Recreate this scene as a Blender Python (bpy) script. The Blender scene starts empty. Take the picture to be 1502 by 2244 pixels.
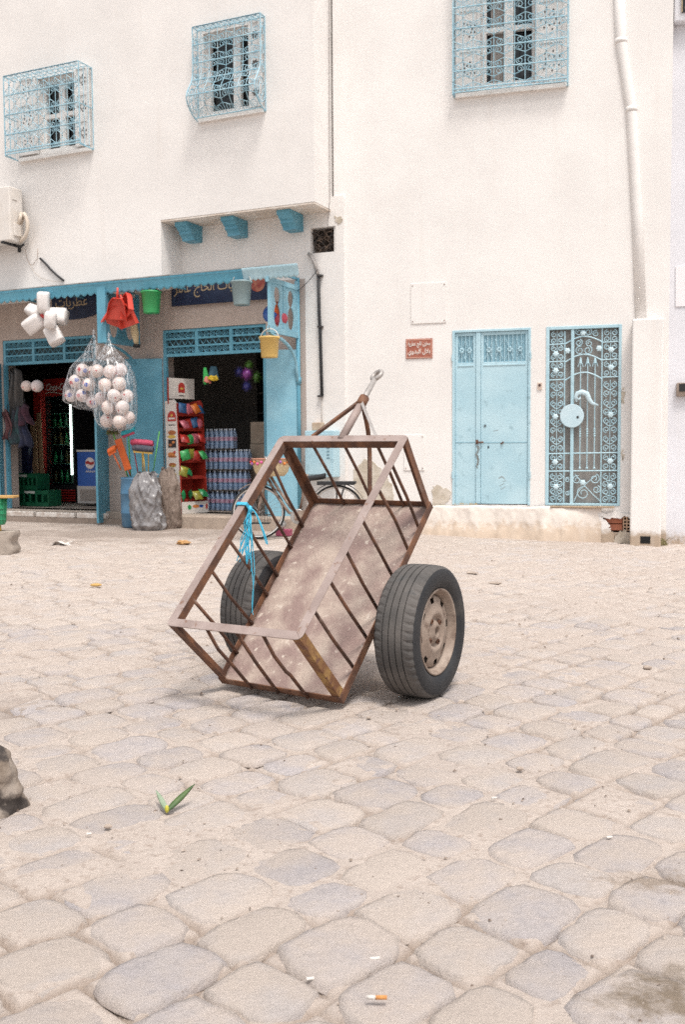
import bpy, math, random
import numpy as np
from mathutils import Vector, Matrix
random.seed(7); rng = np.random.default_rng(7)
S = bpy.context.scene
COL = S.collection
R_ = math.radians
# ------------------------------------------------------------------ camera
FPX, EYE, HOR, CX, CY = 2180., 1.13, 980., 751., 1122.        # lens and eye height of the photograph (1502 x 2244 px)
pitch, roll = math.atan((CY-HOR)/FPX), .007
_c, _s, _cr, _sr = math.cos(pitch), math.sin(pitch), math.cos(roll), math.sin(roll)
RC = np.array([[_cr,_sr,0],[-_sr,_cr,0],[0,0,1]]) @ np.array([[1,0,0],[0,-_s,-_c],[0,_c,-_s]])
cam_d = bpy.data.cameras.new('camera'); cam = bpy.data.objects.new('camera', cam_d); COL.objects.link(cam)
cam_d.sensor_fit = 'VERTICAL'; cam_d.sensor_height = 36; cam_d.lens = 36*FPX/2244
cam_d.clip_start = .05; cam_d.clip_end = 500
cam.matrix_world = Matrix(((RC[0][0],-RC[1][0],-RC[2][0],0),(RC[0][1],-RC[1][1],-RC[2][1],0),(RC[0][2],-RC[1][2],-RC[2][2],EYE),(0,0,0,1)))
cam_d.dof.use_dof = True; cam_d.dof.focus_distance = 4.6; cam_d.dof.aperture_fstop = 7
S.camera = cam
# ------------------------------------------------------------------ light
SUN_EL, SUN_AZ = 66, 160            # degrees; azimuth clockwise from +Y (the way the camera looks)
w = bpy.data.worlds.new('World'); S.world = w; w.use_nodes = True
nt = w.node_tree; bg = nt.nodes['Background']
sky = nt.nodes.new('ShaderNodeTexSky'); sky.sky_type = 'NISHITA'; sky.sun_disc = False
sky.sun_elevation = R_(SUN_EL); sky.sun_rotation = R_(SUN_AZ); sky.air_density = 1; sky.dust_density = 4
hs = nt.nodes.new('ShaderNodeHueSaturation'); hs.inputs['Saturation'].default_value = .18     # thin overcast: a nearly white sky
nt.links.new(sky.outputs[0], hs.inputs['Color']); nt.links.new(hs.outputs[0], bg.inputs['Color'])
bg.inputs['Strength'].default_value = .125
w.cycles.sampling_method = 'NONE'
sl = bpy.data.lights.new('sun', 'SUN'); sl.energy = 1.5; sl.angle = R_(14); sl.color = (1,.945,.87)
so = bpy.data.objects.new('sun', sl); COL.objects.link(so)
_d = Vector((math.sin(R_(SUN_AZ))*math.cos(R_(SUN_EL)), math.cos(R_(SUN_AZ))*math.cos(R_(SUN_EL)), math.sin(R_(SUN_EL))))
so.rotation_euler = _d.to_track_quat('Z','Y').to_euler(); so.location = (0,0,12)
S.view_settings.view_transform = 'Standard'; S.view_settings.look = 'None'; S.view_settings.gamma = 1
S.view_settings.exposure = .70
S.cycles.use_denoising = False      # the photograph is grainy film
S.cycles.max_bounces = 8; S.cycles.transparent_max_bounces = 16
# ------------------------------------------------------------------ placing
CAM = np.array([0,0,EYE])
def ray(x, y): return RC.T @ np.array([(x-CX)/FPX, (y-CY)/FPX, 1.])
def gnd(x, y, z=0.):
    d = ray(x, y); return CAM + d*((z-EYE)/d[2])
class Wall:                          # a vertical plane: u runs right along it, n out of it towards the street
    def __init__(s, o, deg):
        th = R_(deg); s.o = np.array(o, float); s.rz = -th
        s.u = np.array([math.cos(th),-math.sin(th),0]); s.n = np.array([-math.sin(th),-math.cos(th),0])
    def P(s, u, z, n=0.): return s.o + s.u*u + s.n*n + np.array([0,0,z])
    def px(s, x, y, n=0.):
        d = ray(x, y); t = ((s.o+s.n*n-CAM)@s.n)/(d@s.n); P = CAM+d*t
        return float((P-s.o)@s.u), float(P[2])
O_ = gnd(722, 1160)
LW, RW = Wall(O_, 24.6), Wall(O_, 15.8)        # shop front, right-hand house
# ------------------------------------------------------------------ mesh building
class MB:
    def __init__(s): s.v = []; s.f = []
    def add(s, vs, fs):
        k = len(s.v); s.v += [tuple(map(float, p)) for p in vs]; s.f += [tuple(i+k for i in f) for f in fs]; return s
    def box(s, x0, x1, y0, y1, z0, z1):
        return s.add([(x0,y0,z0),(x1,y0,z0),(x1,y1,z0),(x0,y1,z0),(x0,y0,z1),(x1,y0,z1),(x1,y1,z1),(x0,y1,z1)],
              [(0,3,2,1),(4,5,6,7),(0,1,5,4),(1,2,6,5),(2,3,7,6),(3,0,4,7)])
    def bar(s, a, b, wd, th, up=(0,0,1), so=0., uo=0.):
        a, b = np.array(a,float), np.array(b,float); d = b-a; d /= np.linalg.norm(d)
        up = np.array(up,float); up = up-d*(up@d); up /= np.linalg.norm(up); sd = np.cross(d, up)
        P = []
        for e in (a, b):
            for (i, j) in ((-.5,-.5),(.5,-.5),(.5,.5),(-.5,.5)): P.append(e+sd*(so+i*wd)+up*(uo+j*th))
        return s.add(P, [(3,2,1,0),(4,5,6,7),(0,1,5,4),(1,2,6,5),(2,3,7,6),(3,0,4,7)])
    def tube(s, pts, r, n=8, closed=False, flat=1.):
        P = [np.array(p,float) for p in pts]; m = len(P)
        rr = r if hasattr(r,'__len__') else [r]*m
        up = None; V = []
        for i in range(m):
            a = P[(i-1)%m] if (closed or i) else P[i]; b = P[(i+1)%m] if (closed or i<m-1) else P[i]
            d = b-a; d /= (np.linalg.norm(d)+1e-12)
            if up is None:
                up = np.array([0,0,1.]) if abs(d[2])<.9 else np.array([1.,0,0])
            up = up-d*(up@d); up /= (np.linalg.norm(up)+1e-12); sd = np.cross(d, up)
            for k in range(n):
                t = 2*math.pi*k/n; V.append(P[i]+(sd*math.cos(t)*flat+up*math.sin(t))*rr[i])
        F = []
        for i in range(m if closed else m-1):
            j = (i+1)%m
            for k in range(n): F.append((i*n+k, i*n+(k+1)%n, j*n+(k+1)%n, j*n+k))
        if not closed: F += [tuple(range(n))[::-1], tuple(range((m-1)*n, m*n))]
        return s.add(V, F)
    def lathe(s, prof, n=24, o=(0,0,0), ax='z', wob=None):
        V = []; F = []; m = len(prof)
        for (r, z) in prof:
            for k in range(n):
                t = 2*math.pi*k/n; q = r*(wob(t, z) if wob else 1)
                p = (q*math.cos(t), q*math.sin(t), z)
                if ax == 'x': p = (z, q*math.cos(t), q*math.sin(t))
                if ax == 'y': p = (q*math.cos(t), z, q*math.sin(t))
                V.append((p[0]+o[0], p[1]+o[1], p[2]+o[2]))
        for i in range(m-1):
            for k in range(n): F.append((i*n+k, i*n+(k+1)%n, (i+1)*n+(k+1)%n, (i+1)*n+k))
        return s.add(V, F)
    def prism(s, poly, y0, y1, ax='y'):        # polygon in (x, z) pushed through y
        m = len(poly)
        def q(a, b, y): return (a,y,b) if ax == 'y' else ((y,a,b) if ax == 'x' else (a,b,y))
        return s.add([q(a,b,y0) for a,b in poly]+[q(a,b,y1) for a,b in poly],
            [tuple(range(m)), tuple(range(2*m-1, m-1, -1))]+[(i, i+m, (i+1)%m+m, (i+1)%m) for i in range(m)])
    def surf(s, fn, nu, nv, close_u=False):
        V = [fn(i/nu, j/nv) for j in range(nv+1) for i in range(nu+(0 if close_u else 1))]
        c = nu if close_u else nu+1; F = []
        for j in range(nv):
            for i in range(nu): a = j*c+i; b = j*c+(i+1)%c; F.append((a, b, b+c, a+c))
        return s.add(V, F)
    def ball(s, c, r, nu=16, nv=10, sc=(1,1,1), noise=None):
        def fn(a, b):
            t = 2*math.pi*a; p = math.pi*(b-.5); d = np.array([math.cos(p)*math.cos(t), math.cos(p)*math.sin(t), math.sin(p)])
            k = r*(1+(noise(d) if noise else 0)); return (c[0]+d[0]*k*sc[0], c[1]+d[1]*k*sc[1], c[2]+d[2]*k*sc[2])
        return s.surf(fn, nu, nv, True)
    def build(s, name, m, parent=None, smooth=False, loc=None, rot=None, bevel=0):
        me = bpy.data.meshes.new(name); me.from_pydata(s.v, [], s.f); me.materials.append(m)
        if smooth: me.polygons.foreach_set('use_smooth', [True]*len(me.polygons))
        me.update(); return put(name, me, parent, loc, rot, bevel)
def put(name, me, parent=None, loc=None, rot=None, bevel=0):
    o = bpy.data.objects.new(name, me); COL.objects.link(o)
    if parent: o.parent = parent
    if loc is not None: o.location = loc
    if rot is not None: o.rotation_euler = rot
    if bevel:
        b = o.modifiers.new('bevel','BEVEL'); b.width = bevel; b.segments = 2; b.limit_method = 'ANGLE'
    return o
def recalc(o):
    import bmesh
    b = bmesh.new(); b.from_mesh(o.data); bmesh.ops.recalc_face_normals(b, faces=b.faces); b.to_mesh(o.data); b.free(); return o
def tag(o, label, cat, group=None, kind=None):
    o['label'] = label
    if cat: o['category'] = cat
    if group: o['group'] = group
    if kind: o['kind'] = kind
    return o
def thing(name, label, cat, loc=(0,0,0), rz=0., group=None):
    o = bpy.data.objects.new(name, None); COL.objects.link(o); o.empty_display_size = .1
    o.location = loc; o.rotation_euler = (0,0,rz); return tag(o, label, cat, group)
def wthing(name, label, cat, W, u, z, n=0., rz=0., group=None):
    return thing(name, label, cat, W.P(u,z,n), W.rz+rz, group)
def at_px(name, label, cat, W, x, y, n=0., rz=0., group=None):
    u, z = W.px(x, y, n); return wthing(name, label, cat, W, u, z, n, rz, group)
def copy_tree(o, parent=None):
    c = o.copy(); COL.objects.link(c); c.parent = parent
    for ch in list(o.children): copy_tree(ch, c)
    return c
def lerp(a, b, t): return np.array(a,float)*(1-t)+np.array(b,float)*t
# ------------------------------------------------------------------ value noise for shapes
_lat = rng.random((256,256))
def vnoise(x, y):
    x = np.asarray(x,float); y = np.asarray(y,float); i = np.floor(x).astype(int); j = np.floor(y).astype(int)
    f = x-i; g = y-j; f = f*f*(3-2*f); g = g*g*(3-2*g)
    L = lambda a, b: _lat[a%256, b%256]
    return (L(i,j)*(1-f)+L(i+1,j)*f)*(1-g)+(L(i,j+1)*(1-f)+L(i+1,j+1)*f)*g - .5
# ------------------------------------------------------------------ materials
def nodes(m): return m.node_tree.nodes, m.node_tree.links
def mat(name, c, c2=None, scale=6., rough=.7, bump=0., bscale=60., metal=0., mixpos=(.4,.65), c3=None, s3=30., p3=(.6,.7), detail=5., coat=0.,
        emit=None, alpha=None, trans=0., coord='Object', stretch=None, spec=None):
    m = bpy.data.materials.new(name); m.use_nodes = True; N, L = nodes(m); b = N['Principled BSDF']
    b.inputs['Roughness'].default_value = rough; b.inputs['Metallic'].default_value = metal
    b.inputs['Base Color'].default_value = (*c,1)
    if spec is not None: b.inputs['Specular IOR Level'].default_value = spec
    if coat: b.inputs['Coat Weight'].default_value = coat
    if trans: b.inputs['Transmission Weight'].default_value = trans
    if alpha is not None: b.inputs['Alpha'].default_value = alpha
    if emit: b.inputs['Emission Color'].default_value = (*emit[0],1); b.inputs['Emission Strength'].default_value = emit[1]
    tc = N.new('ShaderNodeTexCoord'); src = tc.outputs[coord]
    if stretch:
        mp = N.new('ShaderNodeMapping'); mp.inputs['Scale'].default_value = stretch; L.new(src, mp.inputs[0]); src = mp.outputs[0]
    def noise(sc, dt):
        n = N.new('ShaderNodeTexNoise'); n.inputs['Scale'].default_value = sc; n.inputs['Detail'].default_value = dt; L.new(src, n.inputs['Vector']); return n
    out = None
    def layer(prev, pc, col, sc, pos):
        n = noise(sc, detail); r = N.new('ShaderNodeValToRGB'); r.color_ramp.elements[0].position, r.color_ramp.elements[1].position = pos
        L.new(n.outputs['Fac'], r.inputs[0]); mx = N.new('ShaderNodeMix'); mx.data_type = 'RGBA'; L.new(r.outputs[0], mx.inputs[0])
        if prev is None: mx.inputs[6].default_value = (*pc,1)
        else: L.new(prev, mx.inputs[6])
        mx.inputs[7].default_value = (*col,1); return mx.outputs[2]
    if c2: out = layer(None, c, c2, scale, mixpos)
    if c3: out = layer(out, c, c3, s3, p3)
    if out: L.new(out, b.inputs['Base Color'])
    if bump:
        n = noise(bscale, 6); bp = N.new('ShaderNodeBump'); bp.inputs['Strength'].default_value = 1; bp.inputs['Distance'].default_value = bump
        L.new(n.outputs['Fac'], bp.inputs['Height']); L.new(bp.outputs[0], b.inputs['Normal'])
    return m
def plaster(name, c, dirt=(.42,.33,.25), c2=None, zdirt=.3, amount=.5, rp=(.62,.86)):
    """painted render: blotchy white, hairline unevenness and splashed dirt of ragged outline along the foot"""
    m = mat(name, c, c2 or tuple(x*.93 for x in c), 1.3, .9, .0)
    N, L = nodes(m); b = N['Principled BSDF']; tc = N.new('ShaderNodeTexCoord')
    base = b.inputs['Base Color'].links[0].from_socket
    sx = N.new('ShaderNodeSeparateXYZ'); L.new(tc.outputs['Object'], sx.inputs[0])
    n = N.new('ShaderNodeTexNoise'); n.inputs['Scale'].default_value = 7; n.inputs['Detail'].default_value = 10; n.inputs['Roughness'].default_value = .75; L.new(tc.outputs['Object'], n.inputs['Vector'])
    mr = N.new('ShaderNodeMapRange'); mr.inputs[1].default_value = -.05; mr.inputs[2].default_value = zdirt; mr.inputs[3].default_value = amount; mr.inputs[4].default_value = -.6; L.new(sx.outputs[2], mr.inputs[0])
    ad = N.new('ShaderNodeMath'); ad.operation = 'ADD'; L.new(n.outputs['Fac'], ad.inputs[0]); L.new(mr.outputs[0], ad.inputs[1])
    r = N.new('ShaderNodeValToRGB'); r.color_ramp.elements[0].position, r.color_ramp.elements[1].position = rp; L.new(ad.outputs[0], r.inputs[0])
    mx = N.new('ShaderNodeMix'); mx.data_type = 'RGBA'; L.new(r.outputs[0], mx.inputs[0]); L.new(base, mx.inputs[6]); mx.inputs[7].default_value = (*dirt,1)
    L.new(mx.outputs[2], b.inputs['Base Color'])
    def add(col, fac, amt, lo, hi):
        r2 = N.new('ShaderNodeValToRGB'); r2.color_ramp.elements[0].position, r2.color_ramp.elements[1].position = lo, hi; r2.color_ramp.elements[1].color = (amt,amt,amt,1); L.new(fac, r2.inputs[0])
        m2 = N.new('ShaderNodeMix'); m2.data_type = 'RGBA'; L.new(r2.outputs[0], m2.inputs[0]); L.new(b.inputs['Base Color'].links[0].from_socket, m2.inputs[6]); m2.inputs[7].default_value = (*col,1); L.new(m2.outputs[2], b.inputs['Base Color'])
    mp = N.new('ShaderNodeMapping'); mp.inputs['Scale'].default_value = (3.2,3.2,.22); L.new(tc.outputs['Object'], mp.inputs[0])       # rain streaks
    ns = N.new('ShaderNodeTexNoise'); ns.inputs['Scale'].default_value = 2; ns.inputs['Detail'].default_value = 6; L.new(mp.outputs[0], ns.inputs['Vector']); add((.66,.60,.55), ns.outputs['Fac'], .30, .58, .80)
    vo = N.new('ShaderNodeTexVoronoi'); vo.feature = 'DISTANCE_TO_EDGE'; vo.inputs['Scale'].default_value = .38; nd = N.new('ShaderNodeTexNoise'); nd.inputs['Scale'].default_value = 3; nd.inputs['Detail'].default_value = 6; va = N.new('ShaderNodeVectorMath'); va.operation = 'MULTIPLY_ADD'; va.inputs[1].default_value = (.5,.5,.5); L.new(tc.outputs['Object'], nd.inputs['Vector']); L.new(nd.outputs['Color'], va.inputs[0]); L.new(tc.outputs['Object'], va.inputs[2]); L.new(va.outputs[0], vo.inputs['Vector'])
    iv = N.new('ShaderNodeMath'); iv.operation = 'MULTIPLY_ADD'; iv.inputs[1].default_value = -60; iv.inputs[2].default_value = 1; L.new(vo.outputs['Distance'], iv.inputs[0]); cm = N.new('ShaderNodeMath'); cm.operation = 'MULTIPLY'; L.new(iv.outputs[0], cm.inputs[0]); L.new(n.outputs['Fac'], cm.inputs[1]); add((.55,.48,.42), cm.outputs[0], .35, .48, .72)
    n1 = N.new('ShaderNodeTexNoise'); n1.inputs['Scale'].default_value = 2.2; n1.inputs['Detail'].default_value = 9; n1.inputs['Roughness'].default_value = .62; L.new(tc.outputs['Object'], n1.inputs['Vector'])
    bp = N.new('ShaderNodeBump'); bp.inputs['Distance'].default_value = .007; L.new(n1.outputs['Fac'], bp.inputs['Height']); L.new(bp.outputs[0], b.inputs['Normal'])
    return m
PLA = plaster('white plaster', (.79,.76,.735)); PLB = plaster('cool white plaster', (.70,.70,.74), amount=.3)
PLD = mat('old render', (.47,.41,.33), (.62,.56,.49), 7, .95, .004, 40)
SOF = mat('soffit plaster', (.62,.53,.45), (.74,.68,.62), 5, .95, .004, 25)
BLUE = mat('pale blue paint', (.38,.57,.65), (.45,.63,.70), 2.5, .5, .0015, 30, c3=(.25,.38,.43), s3=9, p3=(.60,.80), detail=9)
BLUD = mat('shop blue paint', (.095,.30,.41), (.13,.355,.47), 4, .5, .001, 40, c3=(.5,.55,.56), s3=22, p3=(.74,.8))
BLUW = mat('window grille blue', (.26,.46,.56), (.37,.56,.64), 9, .5, c3=(.55,.62,.64), s3=25, p3=(.58,.7))
TEAL = mat('awning teal', (.09,.33,.46), (.13,.39,.52), 2, .5)
BLUL = mat('mid blue paint', (.20,.42,.53), (.26,.48,.58), 4, .5, .001, 40, c3=(.5,.55,.56), s3=20, p3=(.72,.8))
WHT = mat('white paint', (.78,.76,.74), (.68,.66,.64), 9, .6)
DARK = mat('dark glass', (.012,.014,.016), rough=.12)
BLK = mat('black rubber cable', (.02,.02,.022), rough=.6)
GREYMESH = mat('grey screen', (.25,.235,.22), (.31,.29,.27), 3, .55, .001, 300)
RUST = mat('rusty steel', (.095,.046,.030), (.20,.088,.044), 14, .75, .0012, 160, c3=(.26,.18,.14), s3=9, p3=(.58,.85))
MAUV = mat('worn mauve steel', (.27,.205,.185), (.36,.285,.26), 8, .65, .0008, 150, c3=(.20,.11,.075), s3=26, p3=(.60,.72))
RUSY = mat('ochre rust', (.17,.075,.035), (.34,.20,.07), 12, .8, .0015, 150, c3=(.15,.07,.045), s3=30, p3=(.55,.65))
# ------------------------------------------------------------------ ground: dusty sand with worn paving stones
STONE_A = R_(46)                     # courses of roughly squared stones, laid askew to the view
_ca, _sa = math.cos(STONE_A), math.sin(STONE_A); SA, SB = .245, .205
_jt = rng.random((400,400)); _off = rng.random(400)
def cut(i, j): return SA*(i+_off[j%400]+.42*(_jt[i%400,j%400]-.5))
def course(j, a): return SB*(j+.34*vnoise(np.asarray(a)*1.5+j*3.7, np.asarray(a)*0+j*1.9))
def to_xy(a, b): return (a*_ca-b*_sa, a*_sa+b*_ca)
def drop(x, y):                      # the square falls a little towards the right-hand house
    x = np.asarray(x,float); y = np.asarray(y,float)
    t = np.clip((y-6)/6,0,1); return -.03*np.clip(x,0,5)*t*t*(3-2*t)
def sand(x, y):
    return .011*vnoise(x*1.1+9,y*1.1)+.007*vnoise(x*3.3,y*3.3+5)+.005*vnoise(x*9+3,y*9)+.002*vnoise(x*27,y*27+8)-.0025+drop(x,y)
def cell(i, j):
    r = random.Random(i*31+j*57+5); a0, a1 = cut(i,j), cut(i+1,j); k = lambda: r.uniform(-.016,.016)
    Q = []
    for a, jj in ((a0,j),(a1,j),(a1,j+1),(a0,j+1)):
        a += k(); Q.append(to_xy(a, float(course(jj,a))))
    return Q
def stone_geo(i, j):
    Q = cell(i,j); r = random.Random(i*31+j*57)
    cx = sum(p[0] for p in Q)/len(Q); cy = sum(p[1] for p in Q)/len(Q); NA = 18
    jt = .003+.010*r.random()**1.5; rad = []
    for k in range(NA):
        t = 2*math.pi*k/NA; dx, dy = math.cos(t), math.sin(t); best = 9
        for e in range(len(Q)):
            A, B = Q[e], Q[(e+1)%len(Q)]; ex, ey = B[0]-A[0], B[1]-A[1]; l = math.hypot(ex,ey)
            if l < 1e-6: continue
            nx, ny = ey/l, -ex/l; dist = (A[0]-cx)*nx+(A[1]-cy)*ny; c = dx*nx+dy*ny
            if dist < 0: nx, ny, dist, c = -nx, -ny, -dist, -c
            if c > 1e-4: best = min(best, max(.01,dist-jt)/c)
        rad.append(best)
    rad = [min(x,.30) for x in rad]
    rad = [(rad[k-1]+3.4*rad[k]+rad[(k+1)%NA])/5.4 for k in range(NA)]
    rad = [x*(1+.09*(r.random()-.5)) for x in rad]
    zt = -.0048+.0075*r.random()-.0035*min(1,max(0,(cy-6)/4))+.0035*min(1,max(0,(3.2-cy)/1.0)); tx, ty = (r.random()-.5)*.05, (r.random()-.5)*.05; z0 = float(drop(cx,cy))
    V = []
    for (q, dz) in ((1.0,-.022),(.95,-.0040),(.80,-.0005)):
        for k in range(NA):
            t = 2*math.pi*k/NA; x, y = rad[k]*q*math.cos(t), rad[k]*q*math.sin(t)
            V.append((x, y, zt+dz+x*tx+y*ty+(.004*(r.random()-.5) if q < 1 else 0)))
    V.append((0,0,zt+.0015))
    F = [(e*NA+k,e*NA+(k+1)%NA,(e+1)*NA+(k+1)%NA,(e+1)*NA+k) for e in (0,1) for k in range(NA)]+[(2*NA+k,2*NA+(k+1)%NA,3*NA) for k in range(NA)]
    return (cx,cy,z0), V, F
STAINS_SHADE = [(*gnd(1450,2180)[:2],.19,.15,(.20,.155,.115)),(*gnd(1440,1930)[:2],.20,.09,(.30,.24,.195)),(*gnd(280,1165)[:2],3.6,2.4,(.29,.235,.20)),(*gnd(60,1560)[:2],.42,.35,(.30,.25,.22)),(*gnd(840,1500)[:2],.35,.28,(.36,.29,.24)),(*gnd(1120,1150)[:2],.9,1.2,(.36,.285,.225))]  # shop-front entry mixes dirt and painted awning shade; under-cart entry paints its shadow
def ground_mats():
    def mk(name, a, b, c, sc, bump, bs, big, stains_shade=(), pos=(.48,.72), bsc=.8):
        m = mat(name, a, b, sc, .92, 0, c3=c, s3=sc*4.3, p3=(.52,.74), coord='Object', detail=8)
        N, L = nodes(m); g = N.new('ShaderNodeNewGeometry'); bs_ = N['Principled BSDF']
        for n in list(N):
            if n.type == 'TEX_NOISE': L.new(g.outputs['Position'], n.inputs['Vector'])
        prev = bs_.inputs['Base Color'].links[0].from_socket      # large slow patches of cleaner and dirtier ground
        n = N.new('ShaderNodeTexNoise'); n.inputs['Scale'].default_value = bsc; n.inputs['Detail'].default_value = 8; n.inputs['Roughness'].default_value = .65; L.new(g.outputs['Position'], n.inputs['Vector'])
        r = N.new('ShaderNodeValToRGB'); r.color_ramp.elements[0].position, r.color_ramp.elements[1].position = pos; L.new(n.outputs['Fac'], r.inputs[0])
        mx = N.new('ShaderNodeMix'); mx.data_type = 'RGBA'; L.new(r.outputs[0], mx.inputs[0]); L.new(prev, mx.inputs[6]); mx.inputs[7].default_value = (*big,1); L.new(mx.outputs[2], bs_.inputs['Base Color'])
        prev = mx.outputs[2]              # spills, trodden dirt and painted-in shade, all with ragged outlines
        for (px_, py_, rx_, ry_, col_) in stains_shade:
            mp_ = N.new('ShaderNodeMapping'); mp_.vector_type = 'TEXTURE'; mp_.inputs['Location'].default_value = (px_,py_,0); mp_.inputs['Scale'].default_value = (rx_,ry_,1); L.new(g.outputs['Position'], mp_.inputs[0])
            ln = N.new('ShaderNodeVectorMath'); ln.operation = 'LENGTH'; L.new(mp_.outputs[0], ln.inputs[0])
            ns = N.new('ShaderNodeTexNoise'); ns.inputs['Scale'].default_value = 3.2/min(rx_,ry_)**.7; ns.inputs['Detail'].default_value = 8; ns.inputs['Roughness'].default_value = .68; L.new(g.outputs['Position'], ns.inputs['Vector'])
            ma = N.new('ShaderNodeMath'); ma.operation = 'MULTIPLY_ADD'; ma.inputs[1].default_value = -.30; L.new(ln.outputs['Value'], ma.inputs[0]); L.new(ns.outputs['Fac'], ma.inputs[2])
            rr_ = N.new('ShaderNodeValToRGB'); rr_.color_ramp.elements[0].position, rr_.color_ramp.elements[1].position = .24, .46; L.new(ma.outputs[0], rr_.inputs[0])
            mm = N.new('ShaderNodeMix'); mm.data_type = 'RGBA'; L.new(rr_.outputs[0], mm.inputs[0]); L.new(prev, mm.inputs[6]); mm.inputs[7].default_value = (*col_,1); prev = mm.outputs[2]
        L.new(prev, bs_.inputs['Base Color'])
        n1 = N.new('ShaderNodeTexNoise'); n1.inputs['Scale'].default_value = bs; n1.inputs['Detail'].default_value = 9; n1.inputs['Roughness'].default_value = .7; L.new(g.outputs['Position'], n1.inputs['Vector'])
        bp = N.new('ShaderNodeBump'); bp.inputs['Distance'].default_value = bump; L.new(n1.outputs['Fac'], bp.inputs['Height']); L.new(bp.outputs[0], bs_.inputs['Normal'])
        return m
    def vary(m):
        N, L = nodes(m); p = N['Principled BSDF']; src = p.inputs['Base Color'].links[0].from_socket; oi = N.new('ShaderNodeObjectInfo'); h = N.new('ShaderNodeHueSaturation'); mr = N.new('ShaderNodeMapRange'); mr.inputs[3].default_value = .93; mr.inputs[4].default_value = 1.05
        L.new(oi.outputs['Random'], mr.inputs[0]); L.new(mr.outputs[0], h.inputs['Value']); L.new(src, h.inputs['Color']); L.new(h.outputs[0], p.inputs['Base Color']); return m
    def earth(m):                     # darker packed earth in the open joints
        N, L = nodes(m); p = N['Principled BSDF']; src = p.inputs['Base Color'].links[0].from_socket; at = N.new('ShaderNodeAttribute'); at.attribute_name = 'joint_soil'
        mu = N.new('ShaderNodeMath'); mu.operation = 'MULTIPLY'; mu.inputs[1].default_value = .75; L.new(at.outputs['Fac'], mu.inputs[0])
        mx = N.new('ShaderNodeMix'); mx.data_type = 'RGBA'; L.new(mu.outputs[0], mx.inputs[0]); L.new(src, mx.inputs[6]); mx.inputs[7].default_value = (.235,.175,.135,1); L.new(mx.outputs[2], p.inputs['Base Color']); return m
    return (earth(mk('dusty sand', (.44,.372,.326), (.475,.405,.357), (.31,.245,.205), 9, .009, 30, (.395,.335,.298), STAINS_SHADE)),
            vary(mk('worn grey stone', (.37,.335,.333), (.41,.365,.347), (.32,.29,.29), 9, .011, 30, (.44,.375,.332), STAINS_SHADE[:3], (.38,.58), 3.4)),
            vary(mk('worn warm stone', (.405,.362,.344), (.435,.385,.357), (.36,.32,.30), 10, .011, 30, (.45,.383,.336), STAINS_SHADE[:3], (.36,.54), 3.0)))
SANDM, STM1, STM2 = ground_mats()
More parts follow.
